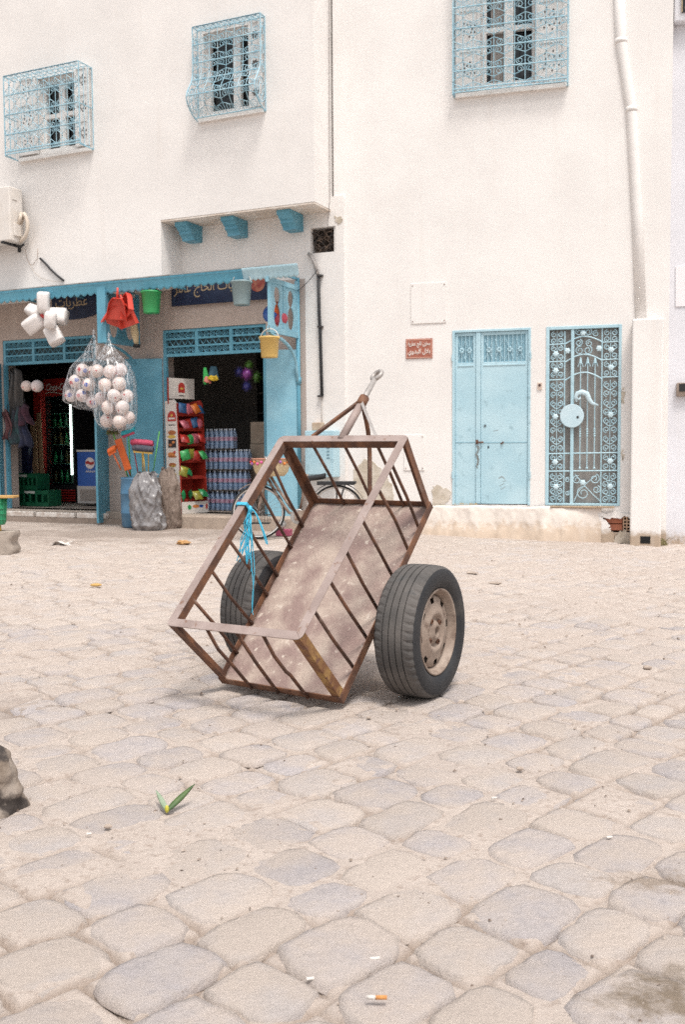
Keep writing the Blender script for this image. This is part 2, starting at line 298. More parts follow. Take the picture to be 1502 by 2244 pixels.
def make_ground():
    ys = [-60,-25,-10,-3,0,.6]+list(np.geomspace(1.1,14,820))+[14.6,15.5,17,20,28,45,90]
    ss = [-60,-15,-5,-2.2,-1.5,-1.2]+list(np.linspace(-1.05,1.05,301))+[1.2,1.5,2.2,5,15,60]
    Y, Sg = np.meshgrid(np.array(ys), np.array(ss), indexing='ij'); Wd = .46*np.maximum(Y,1.1)+.55
    X = Sg*np.where(np.abs(Sg)>1.06, np.maximum(Wd,2), Wd)
    fine = (np.abs(Sg)<1.21)&(Y>1)&(Y<14.7)
    Z = np.where(fine, sand(X,Y), drop(X,Y)-.01)
    xs, yv = X[fine], Y[fine]; a = xs*_ca+yv*_sa; bb = -xs*_sa+yv*_ca; jv = np.floor(bb/SB).astype(int)
    jv = np.where(bb < course(jv,a), jv-1, np.where(bb > course(jv+1,a), jv+1, jv)); edge = np.minimum(np.abs(bb-course(jv,a)), np.abs(course(jv+1,a)-bb))
    ic = np.round(a/SA-_off[jv%400]).astype(int)
    for di in (-1,0,1): ii = ic+di; edge = np.minimum(edge, np.abs(a-SA*(ii+_off[jv%400]+.42*(_jt[ii%400,jv%400]-.5))))
    wj = .008+.0014*yv; dip = np.exp(-(edge/wj)**2)*np.clip(.48+2.2*vnoise(xs*2.3,yv*2.3)+1.6*vnoise(xs*7+5,yv*7),0,1)
    zz = Z[fine]; soil = np.zeros(Z.shape); soil[fine] = dip*np.clip((14-yv)/3,0,1); zz -= (.017+.002*yv)*dip*np.clip((13-yv)/3,0,1); Z[fine] = zz
    V = np.stack([X,Y,Z],-1).reshape(-1,3); n, m = X.shape
    i, j = np.meshgrid(np.arange(n-1), np.arange(m-1), indexing='ij'); k = (i*m+j).ravel()
    me = bpy.data.meshes.new('ground'); F = np.stack([k,k+1,k+m+1,k+m],-1)
    me.vertices.add(len(V)); me.vertices.foreach_set('co', V.ravel()); me.loops.add(F.size); me.loops.foreach_set('vertex_index', F.ravel())
    me.polygons.add(len(F)); me.polygons.foreach_set('loop_start', np.arange(len(F))*4); me.polygons.foreach_set('loop_total', np.full(len(F),4))
    me.polygons.foreach_set('use_smooth', np.ones(len(F),bool)); me.update(); me.materials.append(SANDM)
    at_ = me.attributes.new('joint_soil','FLOAT','POINT'); at_.data.foreach_set('value', soil.ravel().astype(np.float32))
    g = put('ground', me); tag(g, 'dusty sand coloured square paved with worn stones', None, kind='structure')
    st = []
    for i in range(-30,70):
        for j in range(-30,80):
            x, y = to_xy((cut(i,j)+cut(i+1,j))/2, (j+.5)*SB)
            if 1.5 < y < 12.6 and abs(x) < .42*y+1.5: st.append((y + (0 if abs(x) < .365*y+.12 else 40), i, j))
    st.sort(); V2 = []; F2_ = []
    for k, (d, i, j) in enumerate(st):
        c, V, F = stone_geo(i,j)
        if k < 300:
            me = bpy.data.meshes.new('paving_stone'); me.from_pydata(V,[],F); me.materials.append(STM1 if (i*3+j*5)%7 < 4 else STM2)
            me.polygons.foreach_set('use_smooth',[True]*len(F)); put('paving_stone', me, g, loc=c)
        else:
            o = len(V2); V2 += [(p[0]+c[0],p[1]+c[1],p[2]+c[2]) for p in V]; F2_ += [tuple(q+o for q in f) for f in F]
    me = bpy.data.meshes.new('distant_paving'); me.from_pydata(V2,[],F2_); me.materials.append(STM2); me.polygons.foreach_set('use_smooth',[True]*len(F2_))
    o = put('distant_paving', me, g); o['kind'] = 'stuff'
    return g
GROUND = make_ground()
def crumbs():
    r = np.random.default_rng(5); n = 3200; y = 1.7*np.exp(r.random(n)*math.log(11.5/1.7)); x = (r.random(n)*2-1)*(.40*y+.1)
    keep = (vnoise(x*1.6+40,y*1.6) > -.05)|(r.random(n) < .25); x, y = x[keep], y[keep]; s = .0012+.0050*r.random(len(x))**5*np.clip(y/3,.6,2.2); z = sand(x,y)+.004; b = MB(); V = []; F = []
    for k in range(len(x)):
        o = len(V); c = r.random((4,3))-.5; q = s[k]
        V += [(x[k]+q*(1.2+c[0,0]),y[k]+q*c[0,1],z[k]),(x[k]-q*(.8+c[1,0]),y[k]+q*(1+c[1,1]),z[k]),(x[k]-q*(.8+c[2,0]),y[k]-q*(1+c[2,1]),z[k]),(x[k]+q*c[3,0],y[k]+q*c[3,1],z[k]+q*(.9+c[3,2]))]; F += [(o,o+1,o+3),(o+1,o+2,o+3),(o+2,o,o+3)]
    me = bpy.data.meshes.new('loose_grit'); me.from_pydata(V,[],F); me.materials.append(mat('grit',(.30,.235,.19),(.45,.38,.33),30,.95,c3=(.14,.10,.08),s3=47,p3=(.5,.6)))
    tag(put('loose_grit',me),'loose grit and crumbs scattered over the paving','grit',kind='stuff')
crumbs()
# ------------------------------------------------------------------ buildings
def wall_mesh(u0, u1, z0, z1, holes, y0, th, reveal=None):
    """a slab front at y0, back at y0+th, with rectangular openings (ua, ub, za, zb)"""
    us = sorted({u0,u1,*[a for h in holes for a in h[:2]]}); zs = sorted({z0,z1,*[a for h in holes for a in h[2:]]})
    us = [a for a in us if u0 <= a <= u1]; zs = [a for a in zs if z0 <= a <= z1]; b = MB(); y1 = y0+th
    def solid(i, j):
        if not (0 <= i < len(us)-1 and 0 <= j < len(zs)-1): return False
        cu, cz = (us[i]+us[i+1])/2, (zs[j]+zs[j+1])/2
        return not any(h[0] < cu < h[1] and h[2] < cz < h[3] for h in holes)
    for i in range(len(us)-1):
        for j in range(len(zs)-1):
            if not solid(i,j): continue
            a, c, p, q = us[i], us[i+1], zs[j], zs[j+1]
            b.add([(a,y0,p),(c,y0,p),(c,y0,q),(a,y0,q)],[(0,1,2,3)]); b.add([(a,y1,p),(c,y1,p),(c,y1,q),(a,y1,q)],[(3,2,1,0)])
            if not solid(i-1,j): b.add([(a,y0,p),(a,y0,q),(a,y1,q),(a,y1,p)],[(0,1,2,3)])
            if not solid(i+1,j): b.add([(c,y0,p),(c,y0,q),(c,y1,q),(c,y1,p)],[(3,2,1,0)])
            if not solid(i,j-1): b.add([(a,y0,p),(c,y0,p),(c,y1,p),(a,y1,p)],[(3,2,1,0)])
            if not solid(i,j+1): b.add([(a,y0,q),(c,y0,q),(c,y1,q),(a,y1,q)],[(0,1,2,3)])
    return b
def spiral(cx, cz, r, a0, turns, sgn=1, n=13, end=.28):
    return [(cx+r*(1-(1-end)*t/n)*math.cos(a0+sgn*2*math.pi*turns*t/n), cz+r*(1-(1-end)*t/n)*math.sin(a0+sgn*2*math.pi*turns*t/n)) for t in range(n+1)]
def scrollwork(b, x0, x1, z0, z1, nx, nz, mp, rad, vert=True, bead=True):
    """rows of V pairs that end in curls, between upright bars"""
    dx, dz = (x1-x0)/nx, (z1-z0)/nz
    P = lambda L: [mp(x,z) for x, z in L]
    if vert:
        for i in range(nx+1): b.tube(P([(x0+i*dx, z0+(z1-z0)*t/(3*nz)) for t in range(3*nz+1)]), rad, 4)
    for j in range(nz):
        up = 1 if j%2 else -1; zb = z0+(j+(0 if up > 0 else 1))*dz
        for i in range(nx+1):
            if (i+j//2)%2: continue
            for sx in (-1,1):
                if not (0 <= i+sx <= nx): continue
                X = x0+i*dx; r = dx*.34; cxx = X+sx*dx*.52; cz = zb+up*(dz-r*1.15)
                L = [(X, zb+up*.02), (X+sx*dx*.86, cz-up*r*.35)]+spiral(cxx, cz, r, 0 if sx > 0 else math.pi, 1.25, up*sx)
                b.tube(P(L), rad*.85, 4)
                if bead: b.ball(mp(X,zb), rad*2, 6, 4)
SHOP = wthing('shop_building', 'white two-storey building with a blue-trimmed corner shop under its overhang', 'building', LW, 0, 0)
HOUSE = wthing('white_house', 'white house front with a pale blue metal door and a grilled door', 'house', RW, 0, 0)
# --- lower shop wall with two doorways
DL = (-5.78,-3.93,.18,2.87); DR = (-2.70,-.96,.18,2.87); HOLE = (-.25,.13,3.77,4.11)
SHW = plaster('shaded shop plaster', (.46,.385,.345), (.36,.29,.24), amount=.35)  # aged plaster, toned darker to paint in the awning's shade
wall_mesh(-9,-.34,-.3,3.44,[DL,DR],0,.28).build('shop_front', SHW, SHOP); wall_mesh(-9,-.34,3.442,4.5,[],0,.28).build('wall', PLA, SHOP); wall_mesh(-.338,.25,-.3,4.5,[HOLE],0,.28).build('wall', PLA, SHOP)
W1 = (LW.px(86,260,.5)[0],LW.px(168,250,.5)[0],5.52,6.60); W2 = (LW.px(446,150,.5)[0],LW.px(548,150,.5)[0],5.66,6.74)
UPP = .5
wall_mesh(-9,.06,3.45,9.5,[W1,W2,(-2.35,.06,3.45,4.33)],-UPP,.28).build('upper_wall', PLA, SHOP)
b = MB(); b.box(-2.6,-2.35,-UPP+.281,-.002,3.45,4.33); b.build('return_wall', PLA, SHOP)
b = MB(); b.box(.002,.06,-UPP+.28,.9,4.33,9.5); b.build('return_wall', PLA, SHOP)
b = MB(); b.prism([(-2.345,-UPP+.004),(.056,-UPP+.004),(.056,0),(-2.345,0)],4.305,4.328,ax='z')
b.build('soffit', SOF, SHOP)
for px in (443, 543, 665):           # three corbels under the overhang
    u, _ = LW.px(px, 490, 0); b = MB(); zt = 4.303
    prof = [(0,zt),(-.40,zt),(-.40,zt-.05),(-.36,zt-.07),(-.33,zt-.10),(-.29,zt-.12),(-.29,zt-.15),(-.25,zt-.17),(-.22,zt-.20),(-.22,zt-.23),(0,zt-.23)]
    b.prism(prof, u-.20, u, ax='x'); recalc(b.build('corbel', BLUD, SHOP))
# shop room
FLO = mat('shop floor', (.36,.30,.25), (.28,.235,.20), 5, .85, .003, 40)
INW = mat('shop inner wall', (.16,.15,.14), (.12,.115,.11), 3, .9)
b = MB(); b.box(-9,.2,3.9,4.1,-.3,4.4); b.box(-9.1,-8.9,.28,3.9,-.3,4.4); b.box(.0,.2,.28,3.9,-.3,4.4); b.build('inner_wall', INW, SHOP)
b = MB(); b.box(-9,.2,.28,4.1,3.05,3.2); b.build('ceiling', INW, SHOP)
b = MB(); b.box(-9,.2,.9,4.1,9.4,9.5); b.build('roof', PLA, SHOP)
b = MB(); b.box(-8.88,-.02,-.16,3.88,-.2,.18); b.build('shop_floor', FLO, SHOP, bevel=.015)
MB().box(-8.8,-2.94,-.245,-.162,-.2,.074).build('riser', mat('dirty riser',(.30,.24,.20),(.24,.19,.155),6,.9,.004,35), SHOP)
b = MB(); b.box(-2.92,-.30,-.52,-.162,-.2,.178); b.build('door_step', mat('trodden step',(.42,.34,.275),(.34,.27,.22),6,.9,.004,35), SHOP, bevel=.02)
b = MB()
for k, (a, c) in enumerate(((-6.6,-5.85),(-5.80,-5.02),(-4.97,-4.22),(-4.17,-3.62))):
    o = MB(); o.box(a,c,-.25,-.162,.075,.150+.006*(k%2)); o.build('kerb_stone', mat('whitewashed kerb %d'%k,(.66,.62,.58),(.45,.38,.33),12,.9,.003,50), SHOP, bevel=.012)
# dark hole with cables by the corner
b = MB(); b.box(-.249,.129,.20,.26,3.771,4.109); b.build('wall_hole', mat('hole dark brown',(.06,.05,.045),(.16,.12,.09),9,1), SHOP)  # back of the recess in mottled dark brown
b = MB(); r = random.Random(3)
for k in range(16):
    z = 3.80+.28*r.random(); L = []
    for t in range(9): L.append((-.24+.36*t/8, .04+.12*r.random(), z+.05*math.sin(t*1.3+k)+.03*(r.random()-.5)))
    b.tube([(min(.122,max(-.242,p[0])),p[1],min(4.1,max(3.78,p[2]))) for p in L], .007+.006*r.random(), 6)
b.build('cable_tangle', mat('old cables',(.035,.03,.03),(.17,.12,.09),14,.8), SHOP, True)
# --- right-hand house
BD = (1.715,2.735,.36,2.65); GD = (2.93,3.865,.36,2.65); W3 = (RW.px(1056,100)[0],RW.px(1174,100)[0],5.74,7.2); BR = (3.66,4.05,.02,.24)
wall_mesh(.10,4.43,-.4,9.5,[BD,GD,W3,BR],0,.3).build('wall', PLA, HOUSE)
b = MB(); b.box(4.14,4.43,.302,3.5,-.4,9.5); b.build('side_wall', PLA, HOUSE)
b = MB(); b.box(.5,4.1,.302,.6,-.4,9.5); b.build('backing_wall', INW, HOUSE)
pil = MB(); pil.box(3.99,4.36,-.25,-.004,-.4,2.68); pil.build('pillar', PLA, HOUSE, bevel=.02)
b = MB(); b.box(4.115,4.235,-.255,-.252,-.09,.0); b.build('drain_hole', mat('drain dark',(.01,.01,.01),rough=1), HOUSE)
b = MB()                             # rough plinth step under the doors
def plf(a, c):
    u = .9+2.74*a; k = .06*vnoise(u*3,1.)+.03*vnoise(u*11,4.)
    prof = [(-.02,.352),(-.075,.335),(-.10,.25),(-.13,.10),(-.19,-.02),(-.26,-.20)]
    i = c*(len(prof)-1); j = min(int(i), len(prof)-2); t = i-j; y = prof[j][0]*(1-t)+prof[j+1][0]*t; z = prof[j][1]*(1-t)+prof[j+1][1]*t
    f = min(1, (u-.9)/.5) if u < 1.4 else 1
    g = 1-max(0,min(1,(u-3.2)/.42))*.8
    return (u, (y-1.3*k*(.3+c)-.025*vnoise(u*9,c*4.)-.012*vnoise(u*25,c*9.))*f*g-.004, z+.3*k)
b.surf(plf, 180, 26); b.build('plinth', plaster('worn plinth', (.70,.63,.57), (.50,.40,.315), zdirt=.55, amount=.42, rp=(.55,.75)), HOUSE, True)
def ragged(parent, name, pts, y, m, seed=1, th=.006):
    r = random.Random(seed); out = []
    for k in range(len(pts)):
        a, c = pts[k], pts[(k+1)%len(pts)]
        for t in range(5):
            q = lerp(a, c, t/5); d = .022 if t else .0; out.append((q[0]+(r.random()-.5)*d*2, q[1]+(r.random()-.5)*d*2))
    b = MB(); b.prism(out, y-th, y+.002); return recalc(b.build(name, m, parent))
def rpx(L, W=RW): return [W.px(x,y) for x, y in L]
ragged(HOUSE,'bare_patch', rpx([(775,1030),(800,1005),(835,1025),(860,1060),(862,1105),(840,1140),(800,1135),(778,1095)]), 0, PLD, 2)
ragged(HOUSE,'bare_patch', rpx([(946,1075),(958,1062),(990,1078),(984,1098),(966,1120),(948,1126)]), 0, PLD, 3)
ragged(SHOP,'bare_patch', [LW.px(*p) for p in ((735,472),(752,480),(748,486),(741,492),(736,488))], 0, PLD, 4)
for (pts) in (((1365,850),(1371,862),(1369,880),(1363,884)),((1364,985),(1369,1000),(1366,1010))): ragged(HOUSE,'bare_patch', rpx(pts), 0, PLD, 5)
# cover plates painted over
for (x0,y0,x1,y1) in ((901,622,979,707),(886,953,931,1031)):
    u0, z1 = RW.px(x0,y0); u1, z0 = RW.px(x1,y1); b = MB(); b.box(u0,u1,-.012,-.001,z0,z1)
    p = b.build('cover_plate', PLA, HOUSE, bevel=.003); 
    for uu in (u0+.025,u1-.025):
        for zz in (z0+.03,z1-.03): MB().ball((uu,-.014,zz),.008,6,4).build('screw', RUST, p)
# exposed hollow brick under the corner
CLAY = mat('fired clay', (.42,.155,.09), (.36,.13,.08), 12, .9, .003, 60)
hb = MB(); hb.box(3.67,3.90,.02,.20,.045,.125); hb.build('brick', CLAY, HOUSE, bevel=.006)
hb = MB(); hb.box(3.67,3.90,.02,.20,.135,.225); hb.build('brick', CLAY, HOUSE, bevel=.006)
hb = wall_mesh(3.905,4.045,.045,.225,[(3.918+i*.042,3.944+i*.042,.058+j*.042,.084+j*.042) for i in range(3) for j in range(4)],-.005,.1)
hb.build('hollow_brick', mat('pale clay',(.52,.36,.25),(.45,.30,.21),10,.9), HOUSE)
hb = MB(); hb.box(3.66,4.05,.21,.28,.02,.24); hb.build('recess_back', mat('brick mortar',(.30,.22,.17),(.4,.3,.24),9,1), HOUSE)
ragged(HOUSE,'plaster_edge',[(3.60,-.12),(3.84,-.12),(3.80,.0),(3.75,.06),(3.72,.14),(3.66,.20),(3.60,.27)],-.012,PLA,8,.02)
ragged(HOUSE,'plaster_edge',[(3.62,.215),(3.80,.205),(3.95,.222),(4.06,.20),(4.08,.28),(3.62,.28)],-.012,PLA,9,.02)
ragged(HOUSE,'plaster_edge',[(3.76,-.12),(4.06,-.12),(4.06,.03),(3.95,.05),(3.86,.035)],-.012,PLD,10,.03)
MB().box(3.00,3.80,-.085,-.02,.335,.357).build('door_sill', mat('tan sill',(.42,.32,.22),(.34,.25,.17),9,.8), HOUSE, bevel=.006)
# drain pipe plastered into the wall
pp = [RW.px(x,y) for x,y in ((1352,-160),(1362,90),(1385,240),(1398,470),(1406,700))]
b = MB(); b.tube([(u,.004,z) for u,z in pp], .068, 16); b.build('drain_pipe', PLA, HOUSE, True)
for u,z in pp[1:3]: b = MB(); b.tube([(u-.002,.004,z+.03),(u+.002,.004,z-.03)], .072, 16); b.build('pipe_collar', PLA, HOUSE, True)
# --- neighbour on the right
NB = wthing('neighbour_building', 'bluish white neighbouring wall at the right edge', 'building', RW, 0, 0)
b = MB(); b.box(4.435,9,.22,.5,-.5,9.5); b.build('wall', PLB, NB)
b = MB(); b.prism([RW.px(x,y,-.22) for x,y in ((1482,585),(1502,583),(1540,583),(1540,670),(1482,672))],.205,.219); recalc(b.build('mended_panel', mat('fresh white',(.76,.74,.76),rough=.9), NB))
u0,z1 = RW.px(1484,838,-.2); u1,z0 = RW.px(1530,868,-.2)
wb = thing('wall_box', 'dark electric box on the bluish wall at the right edge', 'box', RW.P(u0,z0,-.22), RW.rz)
b = MB(); b.box(0,.25,-.07,0,0,.17); b.build('case', mat('box rust',(.30,.24,.20),(.2,.15,.12),12,.8), wb, bevel=.008)
b = MB(); b.box(.03,.24,-.075,-.071,.06,.155); b.build('window', mat('box dark',(.02,.02,.02),rough=.3), wb)
u0,z1 = RW.px(1479,-60,-.22); u1,z0 = RW.px(1560,48,-.22)
wn = MB(); wn.box(u0,u0+.9,.10,.218,z0,z1); wn.build('window_surround', PLB, NB, bevel=.02)
wn = MB(); wn.box(u0+.09,u0+.8,.085,.099,z0+.10,z1-.1); wn.build('window', DARK, NB)
b = MB(); scrollwork(b, u0+.09,u0+.5,z0+.1,z0+.7,3,3,lambda x,z:(x,.07,z),.007); b.build('window_grille', mat('tan iron',(.45,.36,.22),rough=.6), NB)
# ------------------------------------------------------------------ windows
def window(parent, hole, y, cage, dep, nx, nz, label, belly=False, curtain=0, mid=True):
    w = bpy.data.objects.new('window', None); COL.objects.link(w); w.parent = parent; w['label'] = label
    a, c, p, q = hole; m = (a+c)/2+(0 if mid else .14*(c-a)); u0, u1, z0, z1 = cage
    b = MB(); b.box(a,c,y+.20,y+.22,p,q); b.build('pane', DARK, w)
    b = MB()
    for (x0,x1,k0,k1) in ((a,a+.05,p,q),(c-.05,c,p,q),(m-.055,m+.055,p,q),(a+.05,m-.055,p,p+.07),(m+.055,c-.05,p,p+.07),(a+.05,m-.055,q-.06,q),(m+.055,c-.05,q-.06,q))+(((a+.05,m-.055,(p+q)/2-.03,(p+q)/2+.03),(m+.055,c-.05,(p+q)/2-.03,(p+q)/2+.03)) if mid else ()):
        b.box(x0,x1,y+.10+.001*(x1-x0>.2),y+.17,k0,k1)
    b.build('frame', WHT, w)
    b = MB(); b.box(u0+.02,u1-.02,y-.055,y-.001,z0-.02,z0+.03); b.build('sill', WHT, w)
    if curtain:
        b = MB(); b.surf(lambda i,j:(a+.05+(m-a-.1)*(1-curtain*(1-i)), y+.185+.008*math.sin(i*22), p+.07+(q-p-.13)*j), 24, 2); b.build('curtain', mat('curtain grey',(.32,.29,.27),rough=.9), w, True)
    dots = MB()
    for (s0,s1) in ((u0+.03,a-.01),(c+.01,u1-.03)):
        if s1-s0 < .06: continue
        b = MB(); zz0, zz1 = z0+.06, q+.02; yy = y-.06
        b.box(s0,s0+.04,yy,yy+.035,zz0,zz1); b.box(s1-.04,s1,yy,yy+.035,zz0,zz1)
        H = (zz1-zz0)/3
        for k in range(4): b.box(s0+.04,s1-.04,yy+.001,yy+.035,zz0+k*H-(.03 if k else 0),zz0+k*H+(.03 if k < 3 else 0))
        b.box(s0+.04,s1-.04,yy+.014,yy+.03,zz0+.03,zz1-.03); b.build('shutter', WHT, w)
        for k in range(3):
            cx, cz = (s0+s1)/2, zz0+(k+.5)*H; R1 = min((s1-s0)/2-.05, H/2-.06)
            for i in range(14):
                t = i*2*math.pi/7+(.4 if i > 6 else 0); rr = R1*(.9 if i > 6 else .5)
                dots.prism([(cx+rr*math.cos(t)+.012*math.cos(e*1.57),cz+rr*math.sin(t)+.018*math.sin(e*1.57)) for e in range(4)], yy+.0115, yy+.0139)
    if dots.v: dots.build('shutter_piercing', mat('piercing dark',(.10,.09,.085),rough=1), w)['kind'] = 'stuff'
    g = MB()
    if belly:
        def dp(z):
            t = (z-z0)/(z1-z0)
            return dep*(.42+.58*math.exp(-((t-.2)/.17)**2)) if t > .2 else dep*(.12+.88*math.sin(max(t,0)/.2*math.pi/2)**.7)
    else: dp = lambda z: dep
    mp = lambda x, z: (x, y-dp(z), z)
    scrollwork(g, u0, u1, z0+.02, z1, nx, nz, mp, .0056)
    rz = [z0+.02+(z1-z0-.02)*k/nz for k in range(0,nz+1,2)]+[z1]+([] if belly else [z0+.06])
    for z in rz: g.tube([mp(u0,z), mp(u1,z)], .009, 5)
    for x in (u0,u1):
        N = 24; L = [mp(x, z0+(z1-z0)*k/N) for k in range(N+1)]
        g.tube(L, .010, 5); g.tube([(x,y-.005,z0),(x,y-.005,z1)], .008, 5)
        for z in ([z0,(z0+z1)/2,z1] if not belly else [z0,z1]): g.tube([(x,y,z), mp(x,z)], .008, 5)
        if dep > .2 and not belly:
            for k in (1,2): g.tube([(x,y-dep*k/3,z0),(x,y-dep*k/3,z1)], .006, 4)
        if belly:
            zc = z0+.2*(z1-z0)
            for rr in (.10,.05): g.tube([(x, y-.13+rr*1.1*math.cos(t), zc+rr*1.6*math.sin(t)) for t in np.linspace(0,2*math.pi,15)[:-1]], .006, 4, closed=True)
            for t in np.linspace(0,2*math.pi,9)[:-1]: g.tube([(x,y-.13+.055*math.cos(t),zc+.08*math.sin(t)),(x,y-.13+.11*math.cos(t),zc+.16*math.sin(t))], .005, 4)
            for k in range(3):
                zz = z0+(z1-z0)*(.45+.2*k)
                g.tube([(x, y-.07+.045*math.cos(t)*(1-.03*i), zz+.10*math.sin(t)*(1-.03*i)) for i, t in enumerate(np.linspace(0,9,22))], .005, 4)
    g.tube([mp(u0,z1),(u0,y,z1),(u1,y,z1),mp(u1,z1)], .008, 5); g.tube([mp(u0,z0+.02),(u0,y-.01,z0),(u1,y-.01,z0),mp(u1,z0+.02)], .008, 5)
    n = 14
    for k in range(1,n): x = u0+(u1-u0)*k/n; g.tube([(x,y,z1),mp(x,z1)], .005, 4)
    for f in (.33,.66): g.tube([(u0,y-dp(z1)*f,z1),(u1,y-dp(z1)*f,z1)], .005, 4)
    g.build('window_grille', BLUW, w)
    return w
def cage_px(W, n, L):
    P = [W.px(x,y,n) for x,y in L]; return ((P[0][0]+P[2][0])/2,(P[1][0]+P[3][0])/2,(P[2][1]+P[3][1])/2,(P[0][1]+P[1][1])/2)
window(SHOP, W1, -UPP, cage_px(LW,.5,((40,183),(202,148),(42,356),(204,326))), .30, 13, 8, 'left upper window in a straight blue cage')
window(SHOP, W2, -UPP, cage_px(LW,.5,((428,66),(577,40),(440,267),(586,243))), .30, 8, 10, 'upper window in a bellied blue cage', belly=True, mid=False)
u0,z1 = RW.px(990,0); u1,_ = RW.px(1245,0)
window(HOUSE, W3, 0, (1.74,3.18,5.64,7.24), .12, 11, 12, 'upper window with pierced white shutters', curtain=.8)
# ------------------------------------------------------------------ pale blue metal door
def blue_door():
    d = bpy.data.objects.new('door', None); COL.objects.link(d); d.parent = HOUSE; d['label'] = 'pale blue double metal door with a barred top'
    a, c, p, q = BD; X = lambda k: a+(k-305)/407*(c-a); Z = lambda k: q-(k-278)/905*(q-p)
    b = MB(); b.box(a,a+.035,-.012,.09,p,q); b.box(c-.03,c,-.012,.09,p,q); b.box(a+.035,c-.03,-.012,.09,q-.03,q); b.build('door_frame', BLUE, d, bevel=.003)
    m0, m1 = X(428), X(455)
    for (x0,x1,nb) in ((a+.038,m0,2),(m1,c-.033,5)):
        b = MB(); zt = Z(445)
        b.box(x0,x1,.012,.045,p+.012,zt-.0); b.box(x0,x0+.035,.0115,.045,zt,q-.033); b.box(x1-.035,x1,.0115,.045,zt,q-.033); b.box(x0+.035,x1-.035,.012,.045,q-.075,q-.033)
        b.box(x0+.03,x1-.03,.004,.012,zt-.05,zt-.03)
        l = b.build('door_leaf', BLUE, d, bevel=.003)
        b = MB(); b.box(x0+.035,x1-.035,.030,.036,zt,q-.075); b.build('screen', mat('blue screen',(.20,.37,.45),(.24,.42,.5),40,.6,.002,250), d)
        b = MB(); n = nb*2-1 if nb < 3 else 9
        for k in range(1,n+1):
            x = x0+.035+(x1-x0-.07)*k/(n+1); b.tube([(x,.018,zt),(x,.018,q-.075)], .006, 5)
        for k in range(2 if nb < 3 else 4):
            x = x0+.035+(x1-x0-.07)*(k+.5)/(2 if nb < 3 else 4)
            for e in range(6): b.ball((x+.022*math.cos(e*1.047),.012,Z(382)+.026*math.sin(e*1.047)),.014,6,4,(1,.5,1))
            b.tube([(x-.05,.014,Z(430)),(x,.012,Z(382)),(x+.05,.014,Z(430))],.005,4); b.tube([(x-.05,.014,Z(330)),(x,.012,Z(382)),(x+.05,.014,Z(330))],.005,4)
        b.build('bars', BLUE, d)
    b = MB(); b.box(m0+.003,m1-.003,-.004,.05,p+.012,q-.033); b.build('meeting_post', BLUE, d, bevel=.004)
    b = MB(); b.box(a+.045,m0-.005,.008,.0118,Z(860),Z(860)+.008); b.box(m1+.005,c-.04,.008,.0118,Z(862),Z(862)+.008); b.build('seam', mat('seam blue',(.22,.40,.48),rough=.6), d)
    b = MB(); b.tube([(X(430),-.012,Z(858)),(X(470),-.012,Z(858))],.009,8); b.box(X(430),X(442),-.014,.0,Z(868),Z(845)); b.tube([(X(560),.006,Z(866)),(X(575),-.012,Z(858))],.01,6); b.build('bolt', RUST, d)
    b = MB(); b.lathe([(0,.004),(.016,.004),(.018,.012)],12,(X(477),0,Z(773)),'y'); b.build('lock', mat('lock steel',(.16,.2,.22),rough=.4,metal=.6), d)
    b = MB(); b.box(X(491),X(498),.009,.0118,Z(890),Z(877)); b.build('keyhole', mat('keyhole',(.01,.01,.01),rough=1), d)
    r = random.Random(5); b = MB()
    for (x,y,l,sl) in ((437,900,.03,-.0),(440,945,.018,0),(438,985,.012,0)): pass
    st = [(X(438)+.016*math.sin(k*.9)*r.random(), Z(875)-k*.023) for k in range(14)]
    out = [(x-.012-.012*r.random()*(1-k/16), z) for k,(x,z) in enumerate(st)]+[(x+.01+.012*r.random()*(1-k/16), z) for k,(x,z) in reversed(list(enumerate(st)))]
    b.prism(out, -.0055, -.0045); b.build('rust_stain', mat('grime streak',(.16,.14,.12),(.25,.36,.40),30,.9,mixpos=(.35,.75)), d)
    for (x0,y0,x1,y1,wd) in ((550,1045,565,1035,.012),(565,1035,580,1048,.012),(555,1085,578,1070,.006),(560,1102,585,1088,.005),(570,1062,588,1056,.004),(520,800,545,795,.005)):
        b = MB(); b.bar((X(x0),.0108,Z(y0)),(X(x1),.0108,Z(y1)),.002,wd); b.build('scratch', mat('scratch grey',(.30,.33,.33),rough=.8), d)
    b = MB(); b.box(a+.03,m0+.02,-.016,-.0125,p,p+.022); b.build('rusted_edge', mat('door rust',(.45,.33,.16),(.33,.5,.58),25,.8), d)
    b = MB(); b.box(a+.04,c-.03,.10,.13,p,q); b.build('lining', DARK, d)
    for z in (p+.35,q-.4):
        for x in (a-.004,c-.008): b = MB(); b.tube([(x+.006,-.016,z),(x+.006,-.016,z+.08)],.011,8); b.build('hinge', BLUE, d)
blue_door()
